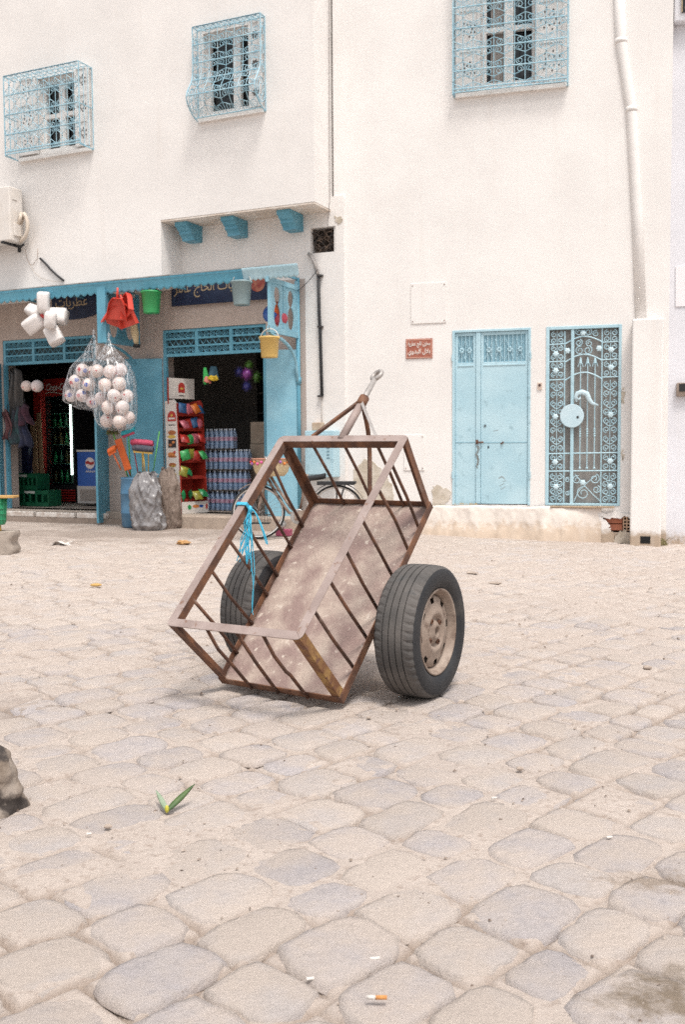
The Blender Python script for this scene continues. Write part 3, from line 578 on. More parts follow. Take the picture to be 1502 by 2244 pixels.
# ------------------------------------------------------------------ grilled door
def grille_door():
    d = bpy.data.objects.new('door', None); COL.objects.link(d); d.parent = HOUSE; d['label'] = 'scrolled blue iron grille door with a round lock plate'
    a, c, p, q = GD; X = lambda k: a+(k-780)/400*(c-a); Z = lambda k: q-(k-258)/937*(q-p); y = .02
    b = MB(); b.box(a,X(798),-.01,.06,p,q); b.box(X(1165),c,-.01,.06,p,q); b.box(X(798),X(1165),-.01,.06,q-.04,q); b.box(X(798),X(1165),-.01,.06,p,p+.03); b.build('door_frame', BLUE, d, bevel=.004)
    b = MB(); b.box(X(798),X(1165),.075,.085,p+.03,q-.04); b.build('screen', GREYMESH, d)
    b = MB(); b.box(a,c,.12,.14,p,q); b.build('lining', DARK, d)
    g = MB(); T = lambda L, r=.006, n=5: g.tube([(X(x),y,Z(z)) for x,z in L], r, n)
    T([(880,282),(880,1180)],.009); T([(1078,272),(1078,1180)],.009)
    g.box(X(914),X(931),y-.02,y+.012,p+.03,q-.04)
    for zz in (350,440,535): T([(798,zz),(880,zz-2)],.008)
    for zz in (345,435,525): T([(1078,zz+2),(1165,zz)],.008)
    for zz in (920,1013): T([(798,zz+2),(1165,zz-2)],.009)
    for zz,k in ((350,30),(445,32),(540,34)): T([(880+198*t/16, zz-(k+4)*math.sin(math.pi*t/16)-6*t/16) for t in range(17)],.009)
    for x in (965,1003,1042):
        T([(x,430),(x,1003)],.007); T([(x,418),(x,424),(x,436),(x,452),(x,458)],[.002,.008,.016,.022,.004],6); T([(x-14,470),(x-9,452),(x,462),(x+9,452),(x+14,470)],.006)
        for k in range(4): g.ball((X(x),y,Z(795+12*k)),.014,7,5)
        g.ball((X(x),y,Z(998)),.016,7,5)
    def sp(x, z, r, a0, turns, sg): g.tube([(X(x)+u,y,Z(z)+v) for u,v in spiral(0,0,r*.0024,a0,turns,sg)], .0062, 5)
    for (xl,xr) in ((802,876),(1084,1162)):
        xm = (xl+xr)/2; h = (xr-xl)/4
        for (za,zb) in ((285,345),(352,435),(443,525),(925,1008)):
            for sx in (-1,1):
                for sz in (-1,1): sp(xm+sx*h*.95,(za+zb)/2+sz*(zb-za)*.27,h*.85,math.pi/2*(1 if sz<0 else -1),1.3,sx*sz)
            T([(xm,za),(xm,zb)],.005)
        for (za,zb) in ((540,915),(1022,1178)):
            n = 4 if zb-za > 200 else 2
            for k in range(n):
                zc = za+(zb-za)*(k+.5)/n; hh = (zb-za)/n
                for sx in (-1,1):
                    sp(xm+sx*h*.95, zc-hh*.22, h*.9, math.pi/2, 1.3, -sx); sp(xm+sx*h*.95, zc+hh*.25, h*.9, -math.pi/2, 1.3, sx)
                    T([(xm+sx*h*1.85,zc-hh*.2),(xm+sx*h*.6,zc+hh*.02),(xm,zc+hh*.05)],.0055)
            T([(xm,za),(xm,zb)],.005)
    for (x,z,r,t) in ((985,1130,38,1),(1045,1055,28,-1),(950,1060,24,1),(1055,1110,22,-1),(900,1060,14,1),(900,1130,14,-1),(960,385,24,1),(1003,385,24,-1),(955,345,20,-1),(1010,350,20,1),(955,290,20,1),(1005,290,20,-1),(1045,300,18,1)):
        sp(x,z,r,1.2,1.4,t)
    T([(935,1175),(960,1120),(1000,1080),(1060,1030)],.006); T([(1075,1170),(1040,1140),(1000,1100),(940,1030)],.006)
    g.build('scrollwork', BLUE, d)
    ROS = mat('rosette white blue',(.55,.70,.76),rough=.5)
    for (x,z) in ((832,400),(1126,388),(832,487),(1126,478),(832,728),(1126,722),(832,967),(1126,963),(982,1075),(838,1098),(1128,1095),(978,295),(895,385),(1062,378)):
        f = MB(); f.lathe([(0,-.016),(.012,-.018),(.03,-.013),(.038,-.004),(.03,.0)],24,(X(x),y,Z(z)),'y',wob=lambda t,z_:1+.16*math.cos(6*t)); f.build('rosette', ROS, d, True)
    f = MB(); f.lathe([(0,-.034),(.145,-.034),(.15,-.03),(.15,-.006)],40,(X(922),0,Z(725)),'y'); f.build('lock_plate', mat('plate pale',(.52,.66,.72),(.46,.62,.69),4,.5), d)
    f = MB(); f.lathe([(0,-.038),(.016,-.038),(.016,-.030)],14,(X(953),0,Z(732)),'y'); f.build('lock_hole', mat('lock dark',(.02,.02,.02),rough=.5), d)
    f = MB(); L = [(948,652),(940,628),(950,608),(975,602),(1000,612),(1012,640),(1030,662),(1062,672)]
    f.tube([(X(x),-.02,Z(z)) for x,z in L],[.012,.022,.030,.034,.036,.030,.022,.010],8,flat=.5); f.tube([(X(968),-.02,Z(630)),(X(958),-.02,Z(640)),(X(948),-.02,Z(632))],.012,6); f.build('horn_handle', mat('handle pale',(.52,.66,.72),rough=.45), d, True)
grille_door()
# ------------------------------------------------------------------ small things on the house
def arab(s):
    F = {'ا':'\uFE8D\uFE8E','ب':'\uFE8F\uFE90\uFE91\uFE92','ة':'\uFE93\uFE94','ت':'\uFE95\uFE96\uFE97\uFE98','ج':'\uFE9D\uFE9E\uFE9F\uFEA0','ح':'\uFEA1\uFEA2\uFEA3\uFEA4','خ':'\uFEA5\uFEA6\uFEA7\uFEA8','د':'\uFEA9\uFEAA','ر':'\uFEAD\uFEAE','ز':'\uFEAF\uFEB0',
         'ط':'\uFEC1\uFEC2\uFEC3\uFEC4','ع':'\uFEC9\uFECA\uFECB\uFECC','ل':'\uFEDD\uFEDE\uFEDF\uFEE0','م':'\uFEE1\uFEE2\uFEE3\uFEE4','ن':'\uFEE5\uFEE6\uFEE7\uFEE8','و':'\uFEED\uFEEE','ي':'\uFEF1\uFEF2\uFEF3\uFEF4','#':'\uFEFB\uFEFC'}
    out = []
    for wd in s.replace('لا','#').split(' '):
        o = ''
        for i, ch in enumerate(wd):
            f = F[ch]; pj = i > 0 and len(F[wd[i-1]]) == 4; nj = len(f) == 4 and i < len(wd)-1
            o += f[3] if pj and nj else f[2] if nj else f[1] if pj else f[0]
        out.append(o)
    return ' '.join(out)[::-1]
def lettering(name, body, m, parent, loc, height=None, width=None, bold=0., shear=0., rot=(math.pi/2,0,0)):
    cu = bpy.data.curves.new(name,'FONT'); cu.body = body; cu.align_x = 'CENTER'; cu.align_y = 'CENTER'; cu.offset = bold; cu.shear = shear; cu.extrude = .002; cu.resolution_u = 2
    t = bpy.data.objects.new(name, cu); COL.objects.link(t); bpy.context.view_layer.update()
    me = bpy.data.meshes.new_from_object(t.evaluated_get(bpy.context.evaluated_depsgraph_get())); bpy.data.objects.remove(t)
    co = np.array([v.co[:] for v in me.vertices]); lo, hi = co.min(0), co.max(0); co -= (lo+hi)/2
    sx = width/(hi[0]-lo[0]) if width else None; sy = height/(hi[1]-lo[1]) if height else sx; sx = sx or sy
    co[:,0] *= sx; co[:,1] *= sy; me.vertices.foreach_set('co', co.ravel()); me.update(); me.materials.clear(); me.materials.append(m)
    return put(name, me, parent, loc, rot)
RS = wthing('wall_plaque', 'small brick-red enamel plaque with white Arabic lettering', 'sign', RW, 1.27, 2.43, 0)
ENW = mat('enamel white',(.80,.74,.68),rough=.4)
b = MB(); b.box(-.18,.18,-.014,-.001,-.13,.13); b.build('plate', mat('enamel red',(.33,.10,.065),(.38,.14,.09),9,.45), RS, bevel=.003)
b = MB(); b.box(-.172,.172,-.0165,-.0145,-.122,-.113); b.box(-.172,.172,-.0165,-.0145,.113,.122); b.box(-.172,-.164,-.0165,-.0145,-.113,.113); b.box(.164,.172,-.0165,-.0145,-.113,.113); b.build('border', mat('border pink',(.62,.36,.28),rough=.5), RS)
lettering('lettering', arab('مخزن تابع عطرية'), ENW, RS, (0,-.0165,.055), .085, .30, .012)
lettering('lettering', arab('بلال البدوي'), ENW, RS, (0,-.0165,-.05), .095, .30, .012)
u,z = RW.px(1184,846); bl = wthing('door_bell', 'little brown door bell between the two house doors', 'door bell', RW, u, z)
b = MB(); b.box(-.03,.03,-.016,-.001,-.045,.045); b.build('plate', mat('bell plate',(.62,.5,.42),rough=.6), bl, bevel=.004)
b = MB(); b.lathe([(0,-.026),(.016,-.026),(.018,-.0165)],12,(0,0,.01),'y'); b.build('button', mat('bell brown',(.07,.035,.03),rough=.4), bl)
# ------------------------------------------------------------------ handcart tipped on its tail
rNL,rNR,rFL,rFR = [np.array(p) for p in ((-.781,4.319,.357),(-.173,3.938,.361),(-.313,5.041,1.190),(.313,4.656,1.185))]
fNL,fNR,fFL,fFR = [np.array(p) for p in ((-.571,4.604,.028),(0.,4.219,.028),(-.149,5.318,.831),(.452,4.937,.828))]
def unit(v): return v/np.linalg.norm(v)
cA = unit(rFL-rNL+fFR-fNR); cB = unit(rNR-rNL+fFR-fFL); cC = unit(np.cross(cB,cA)*1.); cB = np.cross(cA,cC)
base = np.array([-.1,4.6,0.])
CART = thing('handcart', 'rusty open-slatted iron handcart tipped on its tail', 'handcart', base)
def cb(b, name, m, parent=CART, smooth=False, bevel=0): return b.build(name, m, parent, smooth, loc=(-base if parent is CART else None), bevel=bevel)
def frame_side(P, Q, inP, inQ, r=.028, wd=.041, th=.005, hang=.04):
    """one angle-iron side of the rim: a flat top flange with rounded outer corners and a flange hanging from its inner edge"""
    d = unit(Q-P); inn = unit((inP+inQ)/2); b = MB()
    def arc(C, e1, e2):                   # from the corner bisector to the side
        c = C+e1*r+e2*r; return [c-(e1*math.sin(t)+e2*math.cos(t))*r for t in (math.pi/4, math.pi/8, 0)]
    top = arc(P,d,inn)+arc(Q,-d,inn)[::-1]; ins = [Q-d*wd+inn*wd, P+d*wd+inn*wd]
    poly = top+ins; m = len(poly)
    b.add(poly+[p-cC*th for p in poly], [tuple(range(m)), tuple(range(2*m-1,m-1,-1))]+[(i,i+m,(i+1)%m+m,(i+1)%m) for i in range(m)])
    h_ = MB(); h_.bar(ins[1]-cC*(th+hang/2+.0005)+inn*-.0026, ins[0]-cC*(th+hang/2+.0005)+inn*-.0026, .005, hang, up=cC); cb(h_,'rim_flange',RUST)  # same angle iron in rust, its dark tone also painting in shade
    return b
for (P,Q,i) in ((rNL,rNR,cA),(rNR,rFR,-cB),(rFR,rFL,-cA),(rFL,rNL,cB)):
    recalc(cb(frame_side(P,Q,i,i),'rim_bar',MAUV,bevel=.0012))
for (P,Q,ia,ib,m) in ((fNL,rNL,cA,cB,RUST),(fNR,rNR,cA,-cB,RUSY),(fFL,rFL,-cA,cB,RUST),(fFR,rFR,-cA,-cB,RUST)):
    b = MB(); d = unit(Q-P); a = P+ia*.006+ib*.006+d*.012; e = Q+ia*.006+ib*.006-d*.007
    for (w1,w2) in ((ia,ib),(ib,ia)):     # angle iron: two legs from the outer corner
        o1 = w1*.042; o2 = w2*.005; k = w2*.005*(0 if w1 is ia else 0)
        s0 = w2*0 + (w1*.005 if w1 is ib else w1*0)
        V = [a+s0,a+o1,a+o1+o2,a+s0+o2,e+s0,e+o1,e+o1+o2,e+s0+o2]; b.add(V,[(0,3,2,1),(4,5,6,7),(0,1,5,4),(1,2,6,5),(2,3,7,6),(3,0,4,7)])
    recalc(cb(b,'corner_post',m,bevel=.0012))
for (P,Q,i) in ((fNL,fNR,cA),(fNR,fFR,-cB),(fFR,fFL,-cA),(fFL,fNL,cB)):
    b = MB(); d = unit(Q-P); e0, e1 = P-d*.001, Q+d*.001
    b.bar(e0+cC*.022+i*.0028, e1+cC*.022+i*.0028, .005, .044, up=cC); b.bar(P+d*.006+cC*.0025+i*.026, Q-d*.006+cC*.0025+i*.026, .040, .004, up=cC)
    cb(b,'floor_bar',RUST,bevel=.0012)
FLOORM = mat('dusty cart floor',(.255,.175,.155),(.42,.335,.28),7.5,.8,.006,45,mixpos=(.40,.66),c3=(.50,.42,.36),s3=30,p3=(.63,.70),detail=9)
b = MB()
def ff(i, j):
    p = (fNL+cA*.008+cB*.008)*(1-i)*(1-j)+(fNR+cA*.008-cB*.008)*i*(1-j)+(fFL-cA*.008+cB*.008)*(1-i)*j+(fFR-cA*.008-cB*.008)*i*j
    return p+cC*(.012+.006*float(vnoise(i*5,j*7))+.003*float(vnoise(i*15,j*20)))
b.surf(ff,40,60); fl = cb(b,'floor_panel',FLOORM,smooth=True)
sm = fl.modifiers.new('thickness','SOLIDIFY'); sm.thickness = .003; sm.offset = 0
DENT = mat('rod rust',(.075,.038,.026),(.15,.066,.036),18,.8,.0012,200,c3=(.22,.15,.12),s3=12,p3=(.6,.75))
def rod(P, Q, kinks=()):
    L = [P]
    for t, off in kinks: L.append(lerp(P,Q,t)+off)
    b = MB(); b.tube(L+[Q], .0085, 7, flat=.9); cb(b,'rail_rod',DENT,smooth=True)
rr = random.Random(11)
for k in range(6):
    t = (k+1)/7+rr.uniform(-.012,.012); q = t+rr.uniform(-.01,.01)
    rod(lerp(rNL,rFL,t)+cB*.034-cC*.006, lerp(fNL,fFL,q)+cB*.012+cC*.006, [(.5,cB*rr.uniform(-.01,.01)+cA*rr.uniform(-.008,.008))])
    t = (k+1)/7+rr.uniform(-.012,.012); q = t+rr.uniform(-.01,.01)
    rod(lerp(rNR,rFR,t)-cB*.034-cC*.006, lerp(fNR,fFR,q)-cB*.012+cC*.006, [(.5,cB*rr.uniform(-.012,.012)+cA*rr.uniform(-.008,.008))])
for k, (t, q, kk) in enumerate(((.27,.27,[(.35,-cA*.012-cB*.012),(.65,cA*.004-cB*.02)]),(.49,.49,[(.5,-cA*.006)]),(.69,.73,[(.35,-cA*.01-cB*.012),(.56,-cA*.014-cB*.002),(.62,-cA*.01+cB*.004)]))):
    rod(lerp(rNL,rNR,t)+cA*.034-cC*.006, lerp(fNL,fNR,q)-cA*.004+cC*.006, kk)
    rod(lerp(rFL,rFR,(k+1)/4+.02)-cA*.034-cC*.006, lerp(fFL,fFR,(k+1)/4+.03)-cA*.012+cC*.006, [(.5,cA*.006)])
# wheels
TREAD = mat('dusty tread',(.075,.070,.067),(.125,.113,.105),6,.9,.002,70,c3=(.07,.07,.07),s3=16,p3=(.62,.75))
SIDE = mat('tyre sidewall',(.014,.015,.018),(.026,.026,.028),8,.65,.001,80,c3=(.12,.105,.09),s3=5,p3=(.62,.85))
RIMM = mat('muddy steel rim',(.26,.195,.155),(.35,.28,.23),8,.7,.002,60,c3=(.12,.075,.055),s3=14,p3=(.52,.70))
def wheel(center, yaw, camber=0.):
    w_ = bpy.data.objects.new('wheel', None); COL.objects.link(w_); w_.parent = CART; w_.location = center-base; w_.rotation_euler = (0,camber,yaw)
    R = .30; pr = [(.283,-.093),(.291,-.086),(.2955,-.078)]
    for g in (-.048,-.018,.014,.045): pr += [(R-.0012*abs(g)/.05,g-.003),(R-.009,g-.0026),(R-.009,g+.0026),(R-.0012*abs(g)/.05,g+.003)]
    pr += [(.2955,.078),(.291,.086),(.283,.093)]
    b = MB(); b.lathe(pr,144,ax='x',wob=lambda t,z: 1-(.016*(int(t/(2*math.pi)*144+.5)%3==0) if abs(z) > .07 else .006*(int(t/(2*math.pi)*144+.5)%6==0) if abs(z) > .058 else 0)); b.build('tyre_tread',TREAD,w_)
    b = MB()
    for s in (-1,1):
        b.lathe([(.2831,s*.0928),(.272,s*.098),(.262,s*.1002),(.255,s*.1000),(.240,s*.1018),(.222,s*.0985),(.208,s*.091),(.198,s*.082),(.190,s*.079)][::s],96,ax='x')
    b.build('tyre_sidewall',SIDE,w_,True)
    for s in (-1,1):
        b = MB(); b.lathe([(.188,s*.075),(.196,s*.083),(.1955,s*.087),(.190,s*.089),(.184,s*.085),(.180,s*.072),(.174,s*.062),(.168,s*.050),(.166,s*.0)],80,ax='x'); b.build('rim',RIMM,w_,True)
    b = MB(); n = 80; V = []
    prof = [(r_,x_+.022) for r_,x_ in ((.166,.010),(.161,.030),(.154,.0365),(.130,.041),(.118,.043),(.098,.050),(.086,.054),(.076,.050),(.066,.036),(.056,.034),(.046,.046),(.034,.056),(.024,.058),(.021,.054),(.0205,.02))]
    F = []
    for i,(r,x) in enumerate(prof):
        for k in range(n): t = 2*math.pi*k/n; V.append((x,r*math.cos(t),r*math.sin(t)))
    for i in range(len(prof)-1):
        for k in range(n):
            if i == 2 and k%10 in (0,1,2): continue
                   # ventilation slots
            F.append((i*n+k,i*n+(k+1)%n,(i+1)*n+(k+1)%n,(i+1)*n+k))
    b.add(V,F); b.build('wheel_disc',RIMM,w_,True)
    b = MB()
    for k in range(4): t = k*math.pi/2+.6; b.lathe([(.011,.060),(.011,.071),(.006,.0715)],8,(0,.061*math.cos(t),.061*math.sin(t)),'x')
    b.build('wheel_stud',RUST,w_)
    b = MB(); b.lathe([(0,-.02),(.157,-.02),(.157,-.03),(0,-.03)],32,ax='x'); b.build('slot_dark_disc',mat('slot shade dark',(.015,.013,.012),rough=1),w_)  # dark disc added behind the slots to paint the wheel's inner shade
    return w_
wR = np.array([.440,4.416,.3]); yw = -.52; ax = np.array([math.cos(yw),math.sin(yw),0.])
wheel(wR-ax*.098, yw)
hA_ = np.array([-math.sin(-.567),math.cos(-.567),0]); wLi = fNL+np.array([-.024*math.cos(.567),.024*math.sin(.567),0])+hA_*.53; wLi[2] = .3
wL = wLi-ax*.1; wheel(wL, yw-.0)
b = MB(); b.tube([wL, wR-ax*.12], .022, 12); cb(b,'axle',RUST,smooth=True)
for t in (.16,.84):
    P = lerp(fNL,fNR,t)+cA*.50; Q = lerp(wL,wR,.12+.72*t); b = MB(); b.bar(P-cC*.001, Q, .06, .008, up=cB); cb(b,'axle_bracket',RUST)
b = MB(); P = fNR+cA*.42-cB*.01; b.bar(P-cC*.003,P-cC*.07-cA*.04,.09,.006,up=cB); b.bar(P+cA*.12-cC*.003,P-cC*.07+cA*.05,.05,.006,up=cB); cb(b,'spring_plate',RUST)
# drawbar with ring and three braces
Mf = (rFL+rFR)/2-cC*.01; ap = Mf+cA*.25; en = Mf+cA*.43
STL = mat('bare worn steel',(.36,.33,.31),(.45,.42,.40),20,.5,.0008,150,metal=.3)
b = MB(); b.tube([Mf-cA*.02,ap+cA*.02],.020,12); cb(b,'drawbar',MAUV,smooth=True)
b = MB(); b.tube([ap-cA*.005,ap+cA*.03,en],[.017,.016,.0135],12); cb(b,'drawbar_neck',STL,smooth=True)
b = MB(); b.tube([ap-cA*.025,ap+cA*.035],.026,10); cb(b,'collar',RUST,smooth=True)
rc = en+cA*.028; e2 = unit(cB*.9+cC*.25); b = MB(); b.tube([rc+(cA*math.cos(t)+e2*math.sin(t))*.030 for t in np.linspace(0,2*math.pi,25)[:-1]], .0115, 10, closed=True); cb(b,'hitch_ring',STL,smooth=True)
b = MB(); b.bar(ap+cC*.012,lerp(rFL,rFR,.26)-cC*.008,.016,.016,up=cC); cb(b,'brace',RUST)
b = MB(); b.bar(ap+cC*.012,lerp(rFL,rFR,.755)-cC*.008,.014,.014,up=cC); cb(b,'brace',STL)
fm = (fFL+fFR)/2; b = MB(); L = []
for t in np.linspace(0,1,9): L.append(lerp(ap-cC*.02,fm+cC*.02,t)+cA*.10*math.sin(math.pi*t)**1.2-cB*.03*math.sin(math.pi*t))
b.tube(L,.012,8); cb(b,'brace',RUST,smooth=True)
# ------------------------------------------------------------------ blue twine tied on the rim
tw = lerp(rNL,rFL,.605); TW = thing('blue_twine', 'frayed bright blue plastic twine knotted round the cart rim', 'twine', tw)
TWM = mat('blue twine',(.05,.42,.62),(.09,.52,.72),40,.6)
cAl, ri = cA, cB; b = MB()
for k in range(3):
    o = cAl*(.006*k-.006); b.tube([o+ri*(-.006)+cC*.006,o+ri*.05+cC*.006,o+ri*.052-cC*.05,o+ri*.03-cC*.052,o+ri*(-.006)-cC*.010],.0035,5,closed=True)
kn = ri*.052-cC*.03; b.ball(kn,.012,8,6,(1,1,1.4)); b.build('knot',TWM,TW)
b = MB(); q = random.Random(4)
for (dx,ln,wob,thk) in ((-.030,.22,.03,.004),(-.018,.26,.02,.004),(-.012,.18,.012,.005),(.002,.24,.015,.005),(.010,.50,.012,.0035),(.018,.51,.018,.003),(-.006,.30,.02,.0045),(.004,.16,.01,.006),(-.024,.14,.02,.005)):
    ph = q.random()*6; N_ = 14
    b.tube([kn+np.array([.75*dx*min(1,t*2.2/N_*1.6)+.6*wob*math.sin(ph+t*.7)*t/N_, -.01+.006*math.sin(t+ph), -ln*t/N_]) for t in range(N_+1)],[.8*thk*(1-.4*t/N_) for t in range(N_+1)],5)
b.tube([kn+np.array([.01+.075*math.sin(math.pi*t/16)**1.3*(1 if t < 9 else .9), -.01, -.17*(1-math.cos(2*math.pi*t/16))/2]) for t in range(17)],.003,5)
for k in range(12):
    x = q.uniform(-.05,.0); z = -q.uniform(.13,.20); b.tube([kn+np.array([x*.4,-.012,z+.06]),kn+np.array([x,-.012,z]),kn+np.array([x*1.35+q.uniform(-.012,.012),-.012,z-q.uniform(.03,.09)])],.0022,4)
b.build('strands',TWM,TW)
# ------------------------------------------------------------------ bicycle
bF, bR_ = gnd(567,1181), gnd(739,1181); bF[2] = bR_[2] = 0
BY = math.atan2(*(bF-bR_)[[1,0]])-math.pi      # local +x points to the rear wheel
BK = thing('bicycle', 'old city bicycle with a front basket parked before the shop', 'bicycle', bF, math.atan2(bR_[1]-bF[1],bR_[0]-bF[0]))
WB = float(np.linalg.norm(bR_-bF)); BR0 = .335
CREAM = mat('cream frame paint',(.32,.25,.20),(.13,.07,.05),14,.5); CHR = mat('dull chrome',(.45,.44,.43),rough=.35,metal=.7); BTY = mat('bicycle tyre',(.025,.025,.025),rough=.8); WALLT = mat('white tyre wall',(.66,.63,.60),rough=.6); SEATM = mat('black vinyl',(.02,.02,.022),rough=.5)
def bwheel(x, tilt):
    w_ = bpy.data.objects.new('wheel', None); COL.objects.link(w_); w_.parent = BK; w_.location = (x,0,BR0); w_.rotation_euler = (0,0,tilt)
    b = MB(); b.tube([(math.cos(t)*.318,0,math.sin(t)*.318) for t in np.linspace(0,2*math.pi,49)[:-1]],.017,8,closed=True); b.build('tyre',BTY,w_,True)
    for s in (-1,1):
        b = MB(); b.lathe([(.300,s*.0125),(.305,s*.0165),(.309,s*.0178)],48,ax='y'); b.build('white_wall',WALLT,w_,True)
    b = MB(); b.lathe([(.302,-.012),(.296,-.012),(.292,0),(.296,.012),(.302,.012)],48,ax='y'); b.build('rim',CHR,w_,True)
    b = MB()
    for k in range(28):
        t = 2*math.pi*k/28; s = .025 if k%2 else -.025; u = t+.5*(1 if k%4 < 2 else -1); b.tube([(.02*math.cos(u),s,.02*math.sin(u)),(.295*math.cos(t),0,.295*math.sin(t))],.0016,3)
    b.lathe([(.005,-.05),(.018,-.035),(.018,.035),(.005,.05)],12,ax='y'); b.build('spokes',CHR,w_)
bwheel(0,R_(4)); bwheel(WB,0)
b = MB(); b.tube([(0,-.055,BR0),(.02,-.055,BR0+.10),(.10,-.05,.72)],.012,8); b.tube([(0,.055,BR0),(.02,.055,BR0+.10),(.10,.05,.72)],.012,8); b.tube([(.095,0,.70),(.145,0,.92)],.02,10); b.build('fork',CREAM,BK,True)
b = MB(); b.tube([(.125,0,.83),(.28,0,.58),(.40,0,.40),(.50,0,.30)],.019,10); b.tube([(.12,0,.76),(.26,0,.50),(.38,0,.33),(.50,0,.28)],.019,10); b.tube([(.50,0,.27),(.62,0,.80)],.016,10)
for s in (-.05,.05): b.tube([(.51,s*.5,.28),(WB,s,BR0)],.010,6); b.tube([(.60,s*.4,.66),(WB,s,BR0)],.009,6)
b.build('frame',CREAM,BK,True)
b = MB(); b.tube([(.16,-.27,.98),(.12,-.2,1.02),(.12,0,1.0),(.12,.2,1.02),(.16,.27,.98)],.012,8); b.tube([(.14,0,.90),(.12,0,1.0)],.014,8); b.build('handlebar',CHR,BK,True)
b = MB(); b.surf(lambda i,j:(.58+.26*j, (.028+.075*j**1.5)*math.sin(2*math.pi*i), .75+.03*j**2+(.035)*(math.cos(2*math.pi*i))),16,10,True); b.tube([(.61,0,.66),(.66,0,.74)],.013,8); b.build('saddle',SEATM,BK,True)
b = MB()
for s in (-.06,0,.06): b.tube([(.74,s,.675),(1.20,s,.675)],.009,6)
for x in (.72,.86,1.0,1.14): b.tube([(x+.04,-.065,.68),(x+.04,.065,.68)],.008,6)
for s in (-.06,.06): b.tube([(1.08,s,.67),(WB+.0,s,BR0)],.007,6); b.tube([(.98,s,.67),(WB,s,BR0)],.007,6)
b.box(.74,1.22,-.07,.07,.682,.712); b.build('rear_rack',SEATM,BK)
for x,a0,a1 in ((WB,-.1,2.9),(0,.35,2.3)):
    b = MB(); b.surf(lambda i,j:(x+.365*math.cos(a0+(a1-a0)*i),.032*(2*j-1),BR0+(.365-.012*(2*j-1)**2)*math.sin(a0+(a1-a0)*i)-.0),24,4); b.build('mudguard',SEATM if x else CREAM,BK,True)
b = MB(); b.lathe([(0,-.05),(.09,-.05),(.095,-.045),(.09,-.04),(0,-.04)],24,(.50,0,.28),'y'); b.tube([(.5,-.06,.28),(.56,-.07,.13)],.008,6); b.box(.52,.62,-.16,-.07,.115,.135); b.build('crank',CHR,BK)
b = MB(); b.prism([(.46,.24),(.54,.22),(WB+.02,.30),(WB+.03,.37),(.54,.36),(.46,.33)],-.075,-.06); recalc(b.build('chain_guard',CREAM,BK))
# dress guard bits under the hub: stand
b = MB(); b.box(-.20,.14,-.08,.08,.19,.20); b.tube([(-.2,-.08,.3),(-.2,.08,.3),(.14,.08,.3),(.14,-.08,.3)],.004,4,closed=True)
for k in range(9):
    x = -.2+.34*k/8; b.tube([(x,-.08,.19),(x,-.08,.3)],.003,4); b.tube([(x,.08,.19),(x,.08,.3)],.003,4)
b.build('wire_carrier',BTY,BK)
BSK = thing('straw_basket', 'round cream straw basket with coloured pompoms on the bicycle handlebar', 'basket', BK.matrix_world @ Vector((0,0,0)), BK.rotation_euler[2])
BSK.location = Vector(bF)+Matrix.Rotation(BK.rotation_euler[2],3,'Z') @ Vector((.17,0,.78))
STR = mat('straw',(.56,.44,.26),(.66,.54,.36),60,.85,.004,130)
b = MB(); b.lathe([(0,.0),(.16,.0),(.205,.05),(.225,.12),(.235,.205),(.245,.21),(.238,.215),(.225,.205),(.21,.12),(.18,.03),(0,.02)],36); b.build('body',STR,BSK,True)
b = MB(); b.tube([(.242*math.cos(t),.242*math.sin(t),.213) for t in np.linspace(0,2*math.pi,33)[:-1]],.008,6,closed=True); b.build('rim',mat('straw edge',(.42,.20,.14),rough=.8),BSK,True)
pc = [mat('pompom %d'%i,c,rough=.9) for i,c in enumerate(((.55,.05,.07),(.62,.40,.04),(.07,.25,.09),(.65,.12,.30),(.60,.20,.05),(.30,.12,.35)))]
for k in range(26):
    t = 2*math.pi*k/26; b = MB(); b.ball((.248*math.cos(t),.248*math.sin(t),.175-.02*(k%2)),.019,8,6); b.build('pompom',pc[(k*5+k//6)%6],BSK,True)
b = MB()
for e in range(5): b.ball((-.02+.018*math.cos(e*1.26),-.238,.13+.018*math.sin(e*1.26)),.010,6,4)
b.build('flower',pc[5],BSK)
# ------------------------------------------------------------------ awning
AW = wthing('shop_awning', 'blue scalloped sheet-metal awning along the shop front', 'awning', LW, 0, 0)
ua = LW.px(535,583,.9)[0]; ZT, ZB = 3.465, 3.325
def valance(u0, u1, per, amp, m, off):
    n = int((u1-u0)/per)*10; b = MB()
    def fn(i, j):
        x = u0+(u1-u0)*i; s = abs(math.sin(math.pi*(x-u0)/per)); bot = ZB-amp*s; z = ZT+(bot-ZT)*j
        return (x, -.90-.05*(1-j)**1.6+off, z)
    b.surf(fn, n, 5); o = b.build('valance', m, AW, True); s = o.modifiers.new('t','SOLIDIFY'); s.thickness = .004; return o
valance(-9,ua,.118,.036,TEAL,0); valance(ua-.01,.03,.074,.024,BLUE,-.006)
b = MB(); b.prism([(-.955,ZT-.004),(-.955,ZT+.010),(-.505,ZT+.03),(-.505,ZT+.016),(-.94,ZT-.004)],-9,-.18,ax='x'); recalc(b.build('roof_sheet', mat('weathered sheet',(.30,.32,.33),(.22,.2,.18),6,.7), AW))
b = MB(); b.tube([(-9,-.93,ZT-.03),(.02,-.93,ZT-.03)],.014,6)
b.build('frame_bar', BLUD, AW)
for k in range(10): MB().bar((-.43-.92*k,-.90,ZT-.03),(-.43-.92*k,-.02,ZT-.03),.03,.03).build('cross_bar', BLUD, AW)
